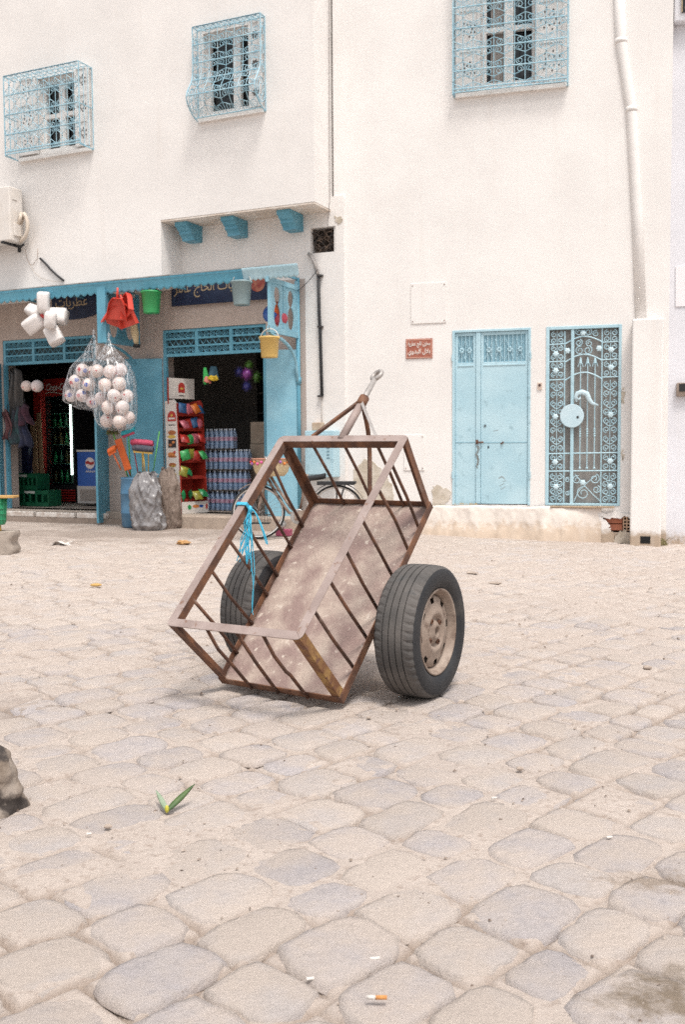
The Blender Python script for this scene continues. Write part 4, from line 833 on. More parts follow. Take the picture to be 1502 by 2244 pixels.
def side_panel(u):
    """pierced board between the awning edge and the wall"""
    y0, y1, z0, z1 = -.88, -.05, 2.66, 3.31; b = MB(); t = .016
    for y in (y0, (y0+y1)/2-.03, y1-.06): b.box(u-t,u+t,y,y+.06,z0,z1+(.09 if y > -.2 or y < -.8 else 0))
    b.box(u-t-.006,u+t+.006,y0-.04,y1,z1-.035,z1+.03); b.box(u-t-.004,u+t+.004,y0-.02,y1,z0-.03,z0+.05)
    def key(s):                       # half-width of the keyhole over the height
        return .02+.075*math.sin(math.pi*min(1,s/.55))**.6 if s < .55 else .035+.05*math.sin(math.pi*(s-.55)/.40)**.8 if s < .95 else .0
    N = 22
    for (a, c) in ((y0+.06,(y0+y1)/2-.03),((y0+y1)/2+.03,y1-.06)):
        m = (a+c)/2; zz = [z0+.05+(z1-z0-.085)*k/N for k in range(N+1)]
        for sg, e in ((-1,a),(1,c)):
            b.prism([(e,z) for z in (zz[0],zz[-1])]+[(m+sg*max(0,key(1-k/N) if 0 < k < N else 0),zz[N-k]) for k in range(N+1)], u-.008, u+.008, ax='x')
    recalc(b.build('side_panel', BLUL if u > -1 else BLUD, AW))
    b = MB(); b.tube([(u,y0+.02,z0-.03)]+[(u,y0+.08+(.70)*math.sin(t_),z0-.06-.40*(1-math.cos(t_))) for t_ in np.linspace(.1,math.pi/2,9)]+[(u,-.06,2.0)],.022,8); b.build('bracket_pipe', BLUL if u > -1 else BLUD, AW, True)
UM = LW.px(226,690,.88)[0]; side_panel(-.43); side_panel(UM)
b = MB(); b.tube([(-.43,-.05,.1),(-.43,-.05,3.45)],.028,10); b.tube([(-.43,-.05,2.0),(-.43,-.05,2.1)],.038,10); b.build('post', BLUD, AW, True)
b = MB(); b.box(UM-.075,UM+.075,-.93,-.84,2.62,3.42); b.build('post', BLUD, AW, bevel=.006)
# ------------------------------------------------------------------ shop fronts: transoms and leaves
def transom(a, c):
    g = MB(); z0, z1, y = 2.475, 2.865, .03
    g.box(a,a+.05,y-.02,y+.03,z0,z1); g.box(c-.05,c,y-.02,y+.03,z0,z1); g.box(a+.05,c-.05,y-.02,y+.03,z1-.04,z1); g.box(a+.05,c-.05,y-.02,y+.03,z0,z0+.045)
    for k in (1,2): x = a+(c-a)*k/3; g.box(x-.025,x+.025,y-.021,y+.025,z0+.045,z1-.04)
    for z in (z0+.145,z0+.255): g.box(a+.05,c-.05,y-.016,y+.02,z-.013,z+.013)
    for k in range(int((c-a-.1)/.105)):
        x = a+.105+k*.105
        for z in (z0+.09,z0+.305): g.tube([(x+.042*math.cos(t),y,z+.038*math.sin(t)) for t in np.linspace(0,2*math.pi,11)[:-1]],.007,4,closed=True); g.tube([(x+.018*math.cos(t),y,z+.016*math.sin(t)) for t in np.linspace(0,2*math.pi,8)[:-1]],.006,4,closed=True)
        g.tube([(x-.05,y,z0+.16),(x,y,z0+.24),(x+.05,y,z0+.16)],.006,4)
    g.build('transom_grille', BLUD, SHOP)
    b = MB(); b.box(a+.01,c-.01,.075,.08,z0,z1); b.build('transom_screen', mat('dark teal screen',(.05,.085,.095),rough=.7), SHOP)
    MB().box(a,a+.05,.0,.06,.18,z0).build('door_jamb', BLUD, SHOP); MB().box(c-.05,c,.0,.06,.18,z0).build('door_jamb', BLUD, SHOP)
transom(DL[0],DL[1]); transom(DR[0],DR[1])
def leaf(p0, p1, z0, z1, m, th=.035):
    p0, p1 = np.array(p0,float), np.array(p1,float); b = MB(); d = unit(p1-p0); nn = np.array([d[1],-d[0]])
    def Q(s, t, z): q = p0+d*s+nn*t; return (q[0],q[1],z)
    L = float(np.linalg.norm(p1-p0))
    def bx(s0,s1,t0,t1,a,c): b.add([Q(s0,t0,a),Q(s1,t0,a),Q(s1,t1,a),Q(s0,t1,a),Q(s0,t0,c),Q(s1,t0,c),Q(s1,t1,c),Q(s0,t1,c)],[(0,3,2,1),(4,5,6,7),(0,1,5,4),(1,2,6,5),(2,3,7,6),(3,0,4,7)])
    bx(0,L,0,th,z0,z1); bx(.03,L-.03,th,th+.006,z0+.05,z0+(z1-z0)*.42); bx(.03,L-.03,th,th+.006,z0+(z1-z0)*.45,z1-.05)
    o = b.build('door_leaf', m, SHOP, bevel=.003); return Q, th+.007
def loc(px, py, n): u, z = LW.px(px,py,n); return (u,-n), z
QM, tm = leaf(loc(356,900,.03)[0], loc(275,900,.22)[0], .14, loc(315,786,.13)[1], BLUD)
QR, tr = leaf(loc(657,900,.05)[0], loc(584,900,.24)[0], .10, loc(620,766,.15)[1], BLUL)
leaf(loc(238,1000,.02)[0], loc(213,1000,.40)[0], .02, 2.46, BLUD); leaf((-5.80,-.02), (-5.63,-.30), .02, 2.50, BLUD)
TORN = mat('torn paper',(.62,.64,.66),(.50,.55,.58),20,.9)
def torn(Q, t, s0, s1, z0, z1, n, seed):
    r = random.Random(seed)
    for k in range(n):
        cs, cz = r.uniform(s0,s1), r.uniform(z0,z1); w_, h_ = r.uniform(.02,.06), r.uniform(.02,.07); m = 9; b = MB()
        pts = [(cs+w_*math.cos(2*math.pi*i/m)*r.uniform(.6,1.2), cz+h_*math.sin(2*math.pi*i/m)*r.uniform(.6,1.2)) for i in range(m)]
        b.add([Q(s,t,z) for s,z in pts]+[Q(s,t+.0015,z) for s,z in pts],[tuple(range(m,2*m)),tuple(range(m))[::-1]]+[(i,(i+1)%m,m+(i+1)%m,m+i) for i in range(m)]); recalc(b.build('torn_paper', TORN, SHOP))
torn(QM,tm,.08,.42,1.78,2.05,11,3); torn(QR,tr,.25,.42,1.35,1.75,5,5)
b = MB(); b.add([QM(s,t,z) for s,t,z in ((.12,tm+.001,1.62),(.34,tm+.001,1.62),(.34,tm+.001,1.77),(.12,tm+.001,1.77),(.12,tm+.003,1.62),(.34,tm+.003,1.62),(.34,tm+.003,1.77),(.12,tm+.003,1.77))],[(0,3,2,1),(4,5,6,7),(0,1,5,4),(1,2,6,5),(2,3,7,6),(3,0,4,7)]); b.build('notice_paper', mat('notice',(.72,.66,.62),rough=.9), SHOP)
# ------------------------------------------------------------------ shop signs
NAVY = mat('sign navy',(.012,.02,.055),(.02,.035,.08),5,.45); GOLD = mat('sign gold',(.40,.31,.20),rough=.5)
u0 = LW.px(375,660,.04)[0]; u1 = LW.px(588,640,.04)[0]
SG = wthing('shop_sign', 'navy shop sign with pale gold Arabic lettering over the right doorway', 'sign', LW, (u0+u1)/2, 3.40, .0); hw = (u1-u0)/2
b = MB(); b.box(-hw,hw,-.035,-.002,-.20,.22); b.build('board', NAVY, SG, bevel=.004)
lettering('lettering', arab('عطريات الحاج عامر'), GOLD, SG, (-.12,-.038,.02), .24, 1.28, .004)
b = MB(); b.lathe([(0,-.040),(.12,-.040),(.12,-.036)],24,(hw-.17,0,.03),'y'); b.build('emblem', mat('emblem red',(.28,.05,.04),(.40,.16,.10),14,.6), SG)
u0 = LW.px(112,660,.04)[0]; u1 = LW.px(212,650,.04)[0]; hw = (u1-u0)/2
SG2 = wthing('shop_sign', 'curved dark sign half hidden behind the hanging jugs', 'sign', LW, (u0+u1)/2, 3.40)
b = MB(); b.prism([(-hw,.2),(hw,.2),(hw,-.18)]+[(hw*math.cos(t),-.18-.10*math.sin(t)) for t in np.linspace(0,math.pi,13)][1:-1]+[(-hw,-.18)],-.035,-.002); recalc(b.build('board', NAVY, SG2))
lettering('lettering', arab('عطريات'), GOLD, SG2, (-.05,-.038,-.03), .20, .62, .004)
# ------------------------------------------------------------------ hanging goods
def bucket(label, m, px, py, n, r1, r0, h, hm, hh):
    B = at_px('bucket', label, 'bucket', LW, px, py, n, group='plastic buckets hung from the awning')
    b = MB(); b.lathe([(0,.0),(r0,.0),(r0+.003,.008),(r1-.006,h-.03),(r1,h-.028),(r1+.008,h-.02),(r1+.008,h),(r1,h),(r1-.008,h-.03),(r0-.006,.012),(0,.012)],32); b.build('pail', m, B, True)
    b = MB(); b.tube([(r1*math.cos(t),.01*math.sin(t),h-.015+hh*math.sin(t)) for t in np.linspace(0,math.pi,17)],.006,6); b.build('handle', hm, B, True)
    for s in (-1,1): b = MB(); b.ball((s*(r1+.006),0,h-.02),.014,8,6); b.build('lug', m, B, True)
    b = MB(); b.tube([(0,0,h-.015+hh),(0,0,h+hh+.03)],.004,5); b.build('hook', RUST, B)
    return B
PG = mat('green plastic',(.03,.30,.09),(.04,.34,.11),3,.4); PGY = mat('blue grey plastic',(.22,.31,.33),(.25,.34,.36),3,.45); PY = mat('straw yellow plastic',(.62,.42,.13),(.58,.39,.12),3,.45); PWH = mat('pale handle',(.72,.68,.62),rough=.4)
bucket('green plastic bucket hung under the awning beside red dustpans', PG, 332,687,.86,.138,.108,.30,PG,.04)
bucket('blue grey plastic bucket hung at the awning edge by the sign', PGY, 530,669,.92,.138,.105,.31,PWH,.13)
bucket('yellow plastic bucket hung below the pierced side panel', PY, 591,784,.92,.130,.105,.27,PWH,.12)
# jerrycans
JUG = mat('milky plastic',(.76,.72,.70),(.70,.66,.64),5,.4,spec=.4); RCAP = mat('red cap',(.55,.06,.06),rough=.4)
JC = LW.px(97,692,.95)
def jug(px, py, n, into, spin, label):
    J = at_px('jerrycan', label, 'jerrycan', LW, px, py, n, group='white jerrycans strung under the awning'); J.scale = (1.42,1.42,1.22); u_, z_ = LW.px(px,py,n)
    dr = LW.u*(JC[0]-u_)+np.array([0,0,JC[1]-z_])-LW.n*into*max(.05,math.hypot(JC[0]-u_,JC[1]-z_))       # caps tied together in the middle
    q_ = Vector(dr).to_track_quat('Z','X'); J.rotation_euler = (q_ @ Matrix.Rotation(spin,3,'Z').to_quaternion()).to_euler()
    def fn(i, j):
        t = 2*math.pi*i; c, s = math.cos(t), math.sin(t); q = (abs(c)**6+abs(s)**6)**(-1/6)
        prof = [(.0,-.125),(.075,-.125),(.086,-.11),(.086,.05),(.080,.085),(.045,.115),(.022,.12),(.022,.14),(0,.14)]
        k = j*(len(prof)-1); a = min(int(k),len(prof)-2); f = k-a; r = prof[a][0]*(1-f)+prof[a+1][0]*f; z = prof[a][1]*(1-f)+prof[a+1][1]*f
        q = q if z < .09 else 1
        return (r*q*c*.92, r*q*s*.68, z)
    b = MB(); b.surf(fn,28,8,True); b.build('body', JUG, J, True)
    b = MB(); b.lathe([(0,.165),(.024,.165),(.026,.16),(.026,.135)],14); b.build('cap', RCAP, J, True)
    b = MB(); b.tube([(.055,0,.10),(.06,0,.14),(.0,0,.155)],.009,6); b.build('handle', JUG, J, True)
for (px,py,n,it,sp_,lb) in ((95,664,1.00,.2,.2,'topmost white jerrycan in the hanging bunch'),(79,686,.92,-.3,.9,'white jerrycan at the left of the bunch, half covered'),(74,709,1.02,.4,.4,'lower left white jerrycan of the hanging bunch'),
      (110,700,1.10,1.2,.1,'white jerrycan facing outwards in the middle of the bunch'),(117,733,.98,.1,.6,'lowest white jerrycan of the hanging bunch'),(124,693,.90,-.3,.3,'white jerrycan at the right back of the bunch')): jug(px,py,n,it,sp_,lb)
u,z = LW.px(97,690,.93); st = MB(); st.tube([LW.P(u,3.34,.93)-LW.P(u,z,.93),(0,0,0)],.004,5)
o = st.build('twine_line', BLK, loc=LW.P(u,z,.93)); tag(o,'thin cord from the awning holding the white jerrycans','cord')
# dustpans
PR = mat('red plastic',(.58,.055,.035),(.62,.075,.05),3,.4)
def dustpan(px, py, n, rx, ry, rz, label):
    D = at_px('dustpan', label, 'dustpan', LW, px, py, n, group='red dustpans hung in a bunch'); D.rotation_euler = (rx,ry,LW.rz+rz); D.scale = (1.2,1.2,1.2)
    b = MB(); o = [(-.05,.12),(-.09,.06),(-.125,-.13),(.125,-.13),(.09,.06),(.05,.12)]
    b.prism(o,-.006,.0); 
    for (p,q) in ((o[2],o[1]),(o[1],o[0]),(o[0],o[5]),(o[5],o[4]),(o[4],o[3])): b.bar((p[0],-.035,p[1]),(q[0],-.035,q[1]),.06,.005,up=(1,0,.01))
    recalc(b.build('pan', PR, D)); b = MB(); b.tube([(0,-.02,.11),(0,-.03,.17),(0,-.02,.24)],[.018,.014,.012],8); b.build('handle', PR, D, True)
dustpan(258,676,.93,.25,.12,.35,'red dustpan at the front of the hanging bunch'); dustpan(283,668,.90,-.15,-.35,-.5,'red dustpan at the right of the hanging bunch'); dustpan(252,690,.86,.5,.3,.9,'red dustpan lowest and behind in the hanging bunch'); dustpan(280,690,.84,.2,-.2,-.1,'red dustpan behind the bunch beside the post')
HB = at_px('straw_broom','beige straw broom head hanging beside the red dustpans','broom',LW,291,700,.55)
b = MB(); b.tube([(-.02,0,.05),(0,0,0),(.03,0,-.2),(.055,0,-.36)],[.02,.05,.06,.03],10); b.build('straw', STR, HB, True); b = MB(); b.box(.02,.09,-.04,.04,-.40,-.355); b.build('tip', BTY, HB)
# bags of balls
BALL = mat('white plastic ball',(.72,.66,.63),(.66,.59,.56),4,.35); DOT = mat('red dot',(.50,.05,.06),rough=.5); DOTB = mat('blue dot',(.06,.12,.42),rough=.5)
def ballm(r, dots):
    b = MB(); b.ball((0,0,0),r,20,12); me = bpy.data.meshes.new('ball'); me.from_pydata(b.v,[],b.f); me.materials.append(dots); me.polygons.foreach_set('use_smooth',[True]*len(me.polygons)); return me
BMS = [ballm(.098,mat('ball plastic %d'%k,c_,c2_,5,.35)) for k,(c_,c2_) in enumerate((((.74,.63,.59),(.66,.53,.49)),((.76,.68,.65),(.68,.58,.55)),((.70,.57,.52),(.75,.64,.59)),((.73,.65,.64),(.64,.54,.53))))]
def disc_on(d, r, rad, m, name, par):
    d = unit(np.array(d,float)); a = unit(np.cross(d,(.3,.2,.9))); c = np.cross(d,a); b = MB(); n = 12
    V = [d*(r*1.003)]+[unit(d+ (a*math.cos(t)+c*math.sin(t))*rad/r)*r*1.002 for t in np.linspace(0,2*math.pi,n+1)[:-1]]
    b.add(V,[(0,1+k,1+(k+1)%n) for k in range(n)]); return b.build(name, m, par)
def ball(px, py, n, label, group, big, sc=1.):
    u,z = LW.px(px,py,n); o = put('ball', BMS[(px+py)%4], loc=LW.P(u,z,n), rot=(0,0,LW.rz)); o.scale = (sc,sc,sc*(.96+.05*((px*3+py)%3)/2)); o.rotation_euler = (.3*((px*5)%7-3)*.1,.2*((py*3)%5-2)*.1,LW.rz+.2*((px+2*py)%5-2)); tag(o,label,'ball',group); r = random.Random(px*7+py)
    if big:
        disc_on((r.uniform(-.5,.3),-1,r.uniform(-.4,.3)),.098,.030,DOT,'spot',o); disc_on((r.uniform(.3,.9),-.7,r.uniform(-.6,.6)),.098,.034,DOTB,'spot',o); disc_on((-.9,-.3,r.uniform(-.6,.6)),.098,.034,DOTB,'spot',o)
    else: disc_on((r.uniform(-.7,.7),-1,r.uniform(-.7,.7)),.098,.013,DOT,'spot',o)
for (x,y,n,lb) in ((241,815,.92,'top row, middle'),(213,813,.86,'top row, left'),(264,811,.84,'top row, right'),(230,844,.98,'second row, left'),(261,841,.95,'second row, right'),(222,873,.88,'third row, left'),(250,867,1.0,'third row, middle'),(277,868,.86,'third row, right'),(237,893,.97,'fourth row, left'),(268,893,.95,'fourth row, right'),(234,922,.90,'bottom row, left'),(262,924,.97,'bottom row, middle'),(281,915,.84,'bottom row, right'),(246,842,.76,'behind the second row'),(252,895,.76,'behind the fourth row')):
    ball(x,y,n,'white plastic ball in the fuller hanging bag, '+lb,'balls in the right-hand bag',False)
for (x,y,n,lb) in ((180,812,.76,'top left'),(165,836,.80,'middle left'),(195,843,.84,'middle right'),(156,867,.72,'bottom left'),(180,867,.82,'bottom middle'),(203,880,.76,'bottom right'),(174,842,.62,'at the back'),(202,816,.62,'top right')): ball(x,y,n,'white ball with red and blue spots in the smaller bag, '+lb,'balls in the left-hand bag',True)
ball(58,846,.1,'loose white ball hanging in the left doorway, the left one of two','two loose balls',False,.92); ball(81,846,.12,'loose white ball hanging in the left doorway, the right one of two','two loose balls',False,1.)
FILM = bpy.data.materials.new('clear film'); FILM.use_nodes = True; N_, L_ = nodes(FILM); N_.remove(N_['Principled BSDF'])
tp = N_.new('ShaderNodeBsdfTransparent'); gl = N_.new('ShaderNodeBsdfGlossy'); gl.inputs['Roughness'].default_value = .22; df = N_.new('ShaderNodeBsdfDiffuse'); df.inputs[0].default_value = (.75,.78,.82,1)
m1 = N_.new('ShaderNodeMixShader'); m1.inputs[0].default_value = .35; L_.new(df.outputs[0],m1.inputs[1]); L_.new(gl.outputs[0],m1.inputs[2])
tcn = N_.new('ShaderNodeTexCoord'); mpn = N_.new('ShaderNodeMapping'); mpn.inputs['Scale'].default_value = (30,30,4); nz = N_.new('ShaderNodeTexNoise'); nz.inputs['Scale'].default_value = 1.5; L_.new(tcn.outputs['Object'],mpn.inputs[0]); L_.new(mpn.outputs[0],nz.inputs['Vector'])
rp = N_.new('ShaderNodeValToRGB'); rp.color_ramp.elements[0].position = .45; rp.color_ramp.elements[0].color = (.05,.05,.05,1); rp.color_ramp.elements[1].position = .72; rp.color_ramp.elements[1].color = (.60,.60,.60,1); L_.new(nz.outputs['Fac'],rp.inputs[0])
m2 = N_.new('ShaderNodeMixShader'); L_.new(rp.outputs[0],m2.inputs[0]); L_.new(tp.outputs[0],m2.inputs[1]); L_.new(m1.outputs[0],m2.inputs[2]); L_.new(m2.outputs[0],N_['Material Output'].inputs['Surface'])
def net(label, top, rows, n0):
    u0,z0 = LW.px(*top,n0); B = wthing('clear_bag', label, 'bag', LW, u0, z0, n0); prof = [(0,0,.012,.012)]
    for (xl,xr,y,dp) in rows:
        ul,zz = LW.px(xl,y,n0); ur,_ = LW.px(xr,y,n0); prof.append(((ul+ur)/2-u0, zz-z0, (ur-ul)/2, dp))
    def fn(i, j):
        k = j*(len(prof)-1); a = min(int(k),len(prof)-2); f = k-a; p = [prof[a][e]*(1-f)+prof[a+1][e]*f for e in range(4)]; t = 2*math.pi*i
        w_ = 1+.05*math.sin(9*t+5*j)+.03*math.sin(23*t)
        return (p[0]+p[2]*w_*math.cos(t), p[3]*w_*math.sin(t), p[1])
    b = MB(); b.surf(fn,64,26,True); b.build('film', FILM, B, True)
    b = MB(); b.lathe([(.004,.10),(.03,.05),(.012,0),(.02,-.02)],12,wob=lambda t,z:1+.3*math.sin(5*t)); b.build('knot', FILM, B, True)
net('clear plastic bag bulging with white balls, hung nearest', (238,742), ((222,256,775,.10),(208,278,800,.21),(201,289,830,.24),(205,293,880,.25),(216,292,925,.22),(228,286,941,.12),(250,262,945,.02)), .90)
net('clear plastic bag of spotted balls, hung behind the fuller bag', (205,735), ((186,225,775,.10),(160,215,805,.20),(145,215,850,.23),(143,216,880,.22),(175,216,897,.12),(195,206,900,.02)), .74)
# ------------------------------------------------------------------ wall fittings near the corner
def wtube(name, label, cat, W, pts, r, m, n=.03, lit=None):
    P = [W.P(*W.px(x,y,n),n) for x,y in pts]; b = MB(); b.tube([p-P[0] for p in P], r, 8); o = b.build(name, m, smooth=True, loc=P[0]); return tag(o,label,cat)
wtube('cable_conduit','black rubber conduit running down beside the shop door','conduit',LW,((698,603),(700,690),(702,730),(704,800),(706,868)),.022,BLK,.035)
wtube('conduit_elbow','short grey bent pipe below the dark wall hole','pipe',LW,((676,556),(683,562),(690,578),(697,602)),.026,STL,.04)
wtube('overhead_wire','thin black wire running down the building corner','wire',LW,((721,-120),(722,250),(723,440),(719,480),(718,500)),.0035,mat('wire dull',(.16,.13,.12),rough=.8),.06)
wtube('slack_wire','thin slack wire from conduit to awning panel','wire',LW,((697,590),(680,612),(660,632),(648,640)),.005,BLK,.08)
wtube('faint_cable','faint cable below the black conduit end','cable',LW,((706,868),(705,905),(707,940)),.005,mat('cable grey',(.45,.4,.36),rough=.8),.02)
for yy in (604,716,868):
    u,z = LW.px(702,yy,.035); o = MB().box(-.035,.035,-.06,-.001,-.012,.012).build('pipe_clip', mat('clip dark',(.05,.045,.045),rough=.6), loc=LW.P(u,z), rot=(0,0,LW.rz)); tag(o,'small dark clip holding the black conduit at '+{604:'its top',716:'its middle',868:'its lower end'}[yy],'clip','conduit clips')
u0,z1 = LW.px(668,944,.2); u1,z0 = LW.px(732,1046,.2); MC = wthing('meter_cabinet','pale blue meter cabinet on the wall beside the shop','cabinet',LW,(u0+u1)/2,z0,0); hw = (u1-u0)/2
b = MB(); b.box(-hw,hw,-.2,-.001,0,z1-z0); b.build('case', BLUE, MC, bevel=.008)
b = MB(); b.box(-hw+.03,hw-.03,-.207,-.2005,.04,z1-z0-.04); b.build('cabinet_door', BLUE, MC, bevel=.003)
b = MB()
for k in range(6): b.box(hw-.10,hw-.06,-.2095,-.2075,.25+.045*k,.27+.045*k)
b.build('vent_slots', mat('slot blue',(.14,.25,.30),rough=.7), MC)['kind'] = 'stuff'
o = MB().box(-.07,.07,-.12,-.002,0,.11).build('clay_block', mat('tan block',(.50,.38,.28),(.4,.3,.22),9,.9), loc=LW.P((u0+u1)/2-.08,z1+.002,0), rot=(0,0,LW.rz), bevel=.01); tag(o,'small tan block resting on the blue meter cabinet','block')
# air conditioner
u1,z1 = LW.px(19,406,.86); _,z0 = LW.px(19,527,.86); AC = wthing('air_conditioner','white outdoor air conditioner unit at the left edge','air conditioner',LW,u1,z0,.5); H = z1-z0
ACW = mat('ac enamel',(.70,.66,.62),(.66,.61,.56),5,.45)
b = MB(); b.box(-.80,0,-.36,-.08,0,H); b.build('case', ACW, AC, bevel=.02)
b = MB(); b.lathe([(.0,-.372),(.235,-.372),(.24,-.361)],36,(-.47,0,H*.5),'y'); b.build('fan_grille', mat('ac grille',(.55,.52,.5),rough=.6), AC)
lettering('logo','LG',mat('logo grey',(.42,.40,.38),rough=.5),AC,(-.235,-.362,H-.10),.055,.10,.01)
ACS = mat('ac shade',(.35,.31,.28),rough=.6); MB().box(.0005,.004,-.30,-.20,H-.20,H-.185).build('grip_slot', ACS, AC); MB().box(.0005,.03,-.30,-.16,.08,.26).build('service_cover', ACW, AC, bevel=.008)
b = MB(); b.tube([(.01,-.20,.26)]+[(.02+.14*math.sin(t),-.17,.24+.21*math.cos(t)) for t in np.linspace(.3,2.9,12)]+[(.0,-.15,.02)],.028,8); b.tube([(.01,-.14,.28)]+[(.02+.10*math.sin(t),-.12,.24+.17*math.cos(t)) for t in np.linspace(.3,2.9,12)]+[(.0,-.12,.06)],.022,8); b.build('hose', mat('tape beige',(.60,.52,.44),rough=.8), AC, True)
b = MB()
for x in (-.65,-.15): MB().prism([(-.38,-.002),(-.38,-.03),(-.03,-.035),(-.03,-.10),(0,-.10),(0,-.002)],x-.02,x+.02,ax='x').build('bracket', BLK, AC)
wtube('ac_cable','black cable sagging below the air conditioner','cable',LW,((0,527),(20,535),(45,541),(52,535)),.016,BLK,.62)
wtube('wall_cable','black cable slanting down to the awning','cable',LW,((87,566),(98,576),(110,590),(124,603),(139,615)),.016,BLK,.52)
wtube('loose_wire','thin looped wire hanging from the air conditioner','wire',LW,((54,545),(58,565),(65,580),(72,580),(81,567),(82,545)),.004,mat('wire brown',(.35,.27,.22),rough=.8),.52)
wtube('thin_wire','thin wire curving along the wall to the awning','wire',LW,((66,580),(75,598),(90,610),(115,616),(135,617)),.003,mat('wire pale',(.45,.38,.32),rough=.8),.52)
def nosample(m): m.cycles.emission_sampling = 'NONE'; return m
# ------------------------------------------------------------------ inside the left doorway
def rect_px(x0, y0, x1, y1, n):
    a, q = LW.px(x0,y0,n); c, p = LW.px(x1,y1,n); return a, c, p, q
REDP = mat('fridge red',(.42,.03,.025),(.36,.025,.02),4,.35); FDK = mat('fridge black',(.02,.02,.022),rough=.4)
a, c, p, q = rect_px(96,832,166,1104,-1.6); FR = wthing('drinks_fridge','red-topped drinks fridge with a lit glass door in the left doorway','fridge',LW,a,.18,-1.6); Wd, Hh = c-a, q-.18
z_ = lambda y: LW.px(120,y,-1.6)[1]-.18
b = MB(); b.box(0,.04,0,.6,0,Hh); b.box(Wd-.04,Wd,0,.6,0,Hh); b.box(.04,Wd-.04,.55,.6,0,Hh); b.box(.04,Wd-.04,0,.55,Hh-.03,Hh); b.box(.04,Wd-.04,.03,.55,0,z_(1062)); b.build('cabinet', FDK, FR)
b = MB(); b.box(-.002,Wd+.002,-.02,.0,z_(868),Hh+.01); b.build('header', REDP, FR, bevel=.005)
lettering('lettering','Coca-Cola',mat('logo white',(.8,.78,.75),rough=.5),FR,(Wd*.5,-.023,z_(848)),.13,Wd*.82,.012,.35)
b = MB(); b.tube([(Wd*.08+Wd*.84*t/10,-.022,z_(862)+.02*math.sin(t*.6)) for t in range(11)],.010,5); b.build('header_wave', mat('wave white',(.65,.68,.6),rough=.5), FR)
SRL = mat('shelf rail',(.25,.36,.34),rough=.4)
for y in (905,935,974,1016,1058): MB().box(.045,Wd-.045,.08,.5,z_(y)-.012,z_(y)).build('shelf', SRL, FR)
b = MB(); b.box(Wd-.080,Wd-.058,-.012,.01,z_(1040),z_(888)); b.build('light_tube', nosample(mat('lamp white',(.9,1,.95),emit=((.80,1.,.90),4.))), FR)
BOT = MB(); BOT.lathe([(0,0),(.034,0),(.036,.02),(.036,.13),(.014,.19),(.013,.23),(0,.235)],12)
def mesh_of(b, m, name, smooth=True):
    me = bpy.data.meshes.new(name); me.from_pydata(b.v,[],b.f); me.materials.append(m); me.polygons.foreach_set('use_smooth',[smooth]*len(b.f)); return me
bm_ = [mesh_of(BOT,mat('bottle %d'%k,cc,rough=.15),'soda_bottle') for k,cc in enumerate(((.02,.16,.06),(.10,.05,.02),(.03,.22,.09),(.16,.07,.03),(.04,.10,.07)))]
for r_, y in enumerate((935,974,1016,1058)):
    for k in range(4):
        P = LW.P(a+.085+k*(Wd-.19)/3.6,.18+z_(y),-1.6-.16); o = put('soda_bottle', bm_[(k*2+r_)%5], loc=P); tag(o,'dark soda bottle on the %s fridge shelf, %s from left'%(('top','second','third','lowest')[r_],('first','second','third','fourth')[k]),'bottle','soda bottles in the lit fridge')
for k in range(5): MB().box(0,Wd,-.015,.0,.03+.045*k,.055+.045*k).build('base_slat', REDP, FR)
gl_ = bpy.data.materials.new('fridge glass'); gl_.use_nodes = True; N_, L_ = nodes(gl_); N_.remove(N_['Principled BSDF']); t1 = N_.new('ShaderNodeBsdfTransparent'); t1.inputs[0].default_value = (.72,.85,.8,1); g1 = N_.new('ShaderNodeBsdfGlossy'); g1.inputs['Roughness'].default_value = .05; mx = N_.new('ShaderNodeMixShader'); mx.inputs[0].default_value = .08; L_.new(t1.outputs[0],mx.inputs[1]); L_.new(g1.outputs[0],mx.inputs[2]); L_.new(mx.outputs[0],N_['Material Output'].inputs['Surface'])
b = MB(); b.box(.04,Wd-.09,.004,.010,z_(1062),z_(872)); b.build('glass_door', gl_, FR)
a2, c2, p2, q2 = rect_px(74,855,95,1072,-1.5); o = MB().box(0,c2-a2,-.03,.5,0,q2-.18).build('red_panel', REDP, loc=LW.P(a2,.181,-1.5), rot=(0,0,LW.rz), bevel=.006); tag(o,'narrow dull red cabinet beside the lit drinks fridge','cabinet')
a2, c2, p2, q2 = rect_px(170,884,222,1000,-2.4); F2 = wthing('dark_fridge','unlit dark glass fridge behind the blue freezer','fridge',LW,a2,.18,-2.4)
b = MB(); b.box(0,c2-a2,0,.6,0,q2-.18); b.build('cabinet', FDK, F2); b = MB(); b.box(.04,c2-a2-.04,-.012,-.001,.5,q2-.2); b.build('glass_door', DARK, F2); b = MB(); b.box(.06,.10,-.04,-.013,.7,q2-.3); b.build('handle', STL, F2)
a2, c2, p2, q2 = rect_px(168,990,236,1104,-.9); FZ = wthing('blue_freezer','blue drinks freezer with a round logo and grey base grille','freezer',LW,a2,.18,-.9); W2_, H2_ = c2-a2, q2-.18; s2 = H2_/114
BLF = mat('freezer blue',(.03,.09,.36),(.04,.13,.44),2,.35)
b = MB(); b.box(0,W2_,0,.55,.05,H2_); b.build('cabinet', BLF, FZ, bevel=.01); b = MB(); b.box(-.006,W2_+.006,-.008,.56,H2_,H2_+.03); b.build('lid', mat('lid grey',(.55,.53,.5),rough=.4), FZ)
b = MB(); b.box(0,W2_,-.012,-.001,.05,.05+36*s2); b.build('base_panel', mat('base grey',(.45,.42,.40),rough=.5), FZ); b = MB()
for k in range(9): b.box(.06,W2_-.06,-.018,-.0125,.09+k*.022,.102+k*.022)
b.build('grille', mat('grille brown',(.25,.20,.17),rough=.7), FZ)['kind'] = 'stuff'
cxl = 34*s2; czl = H2_-24*s2
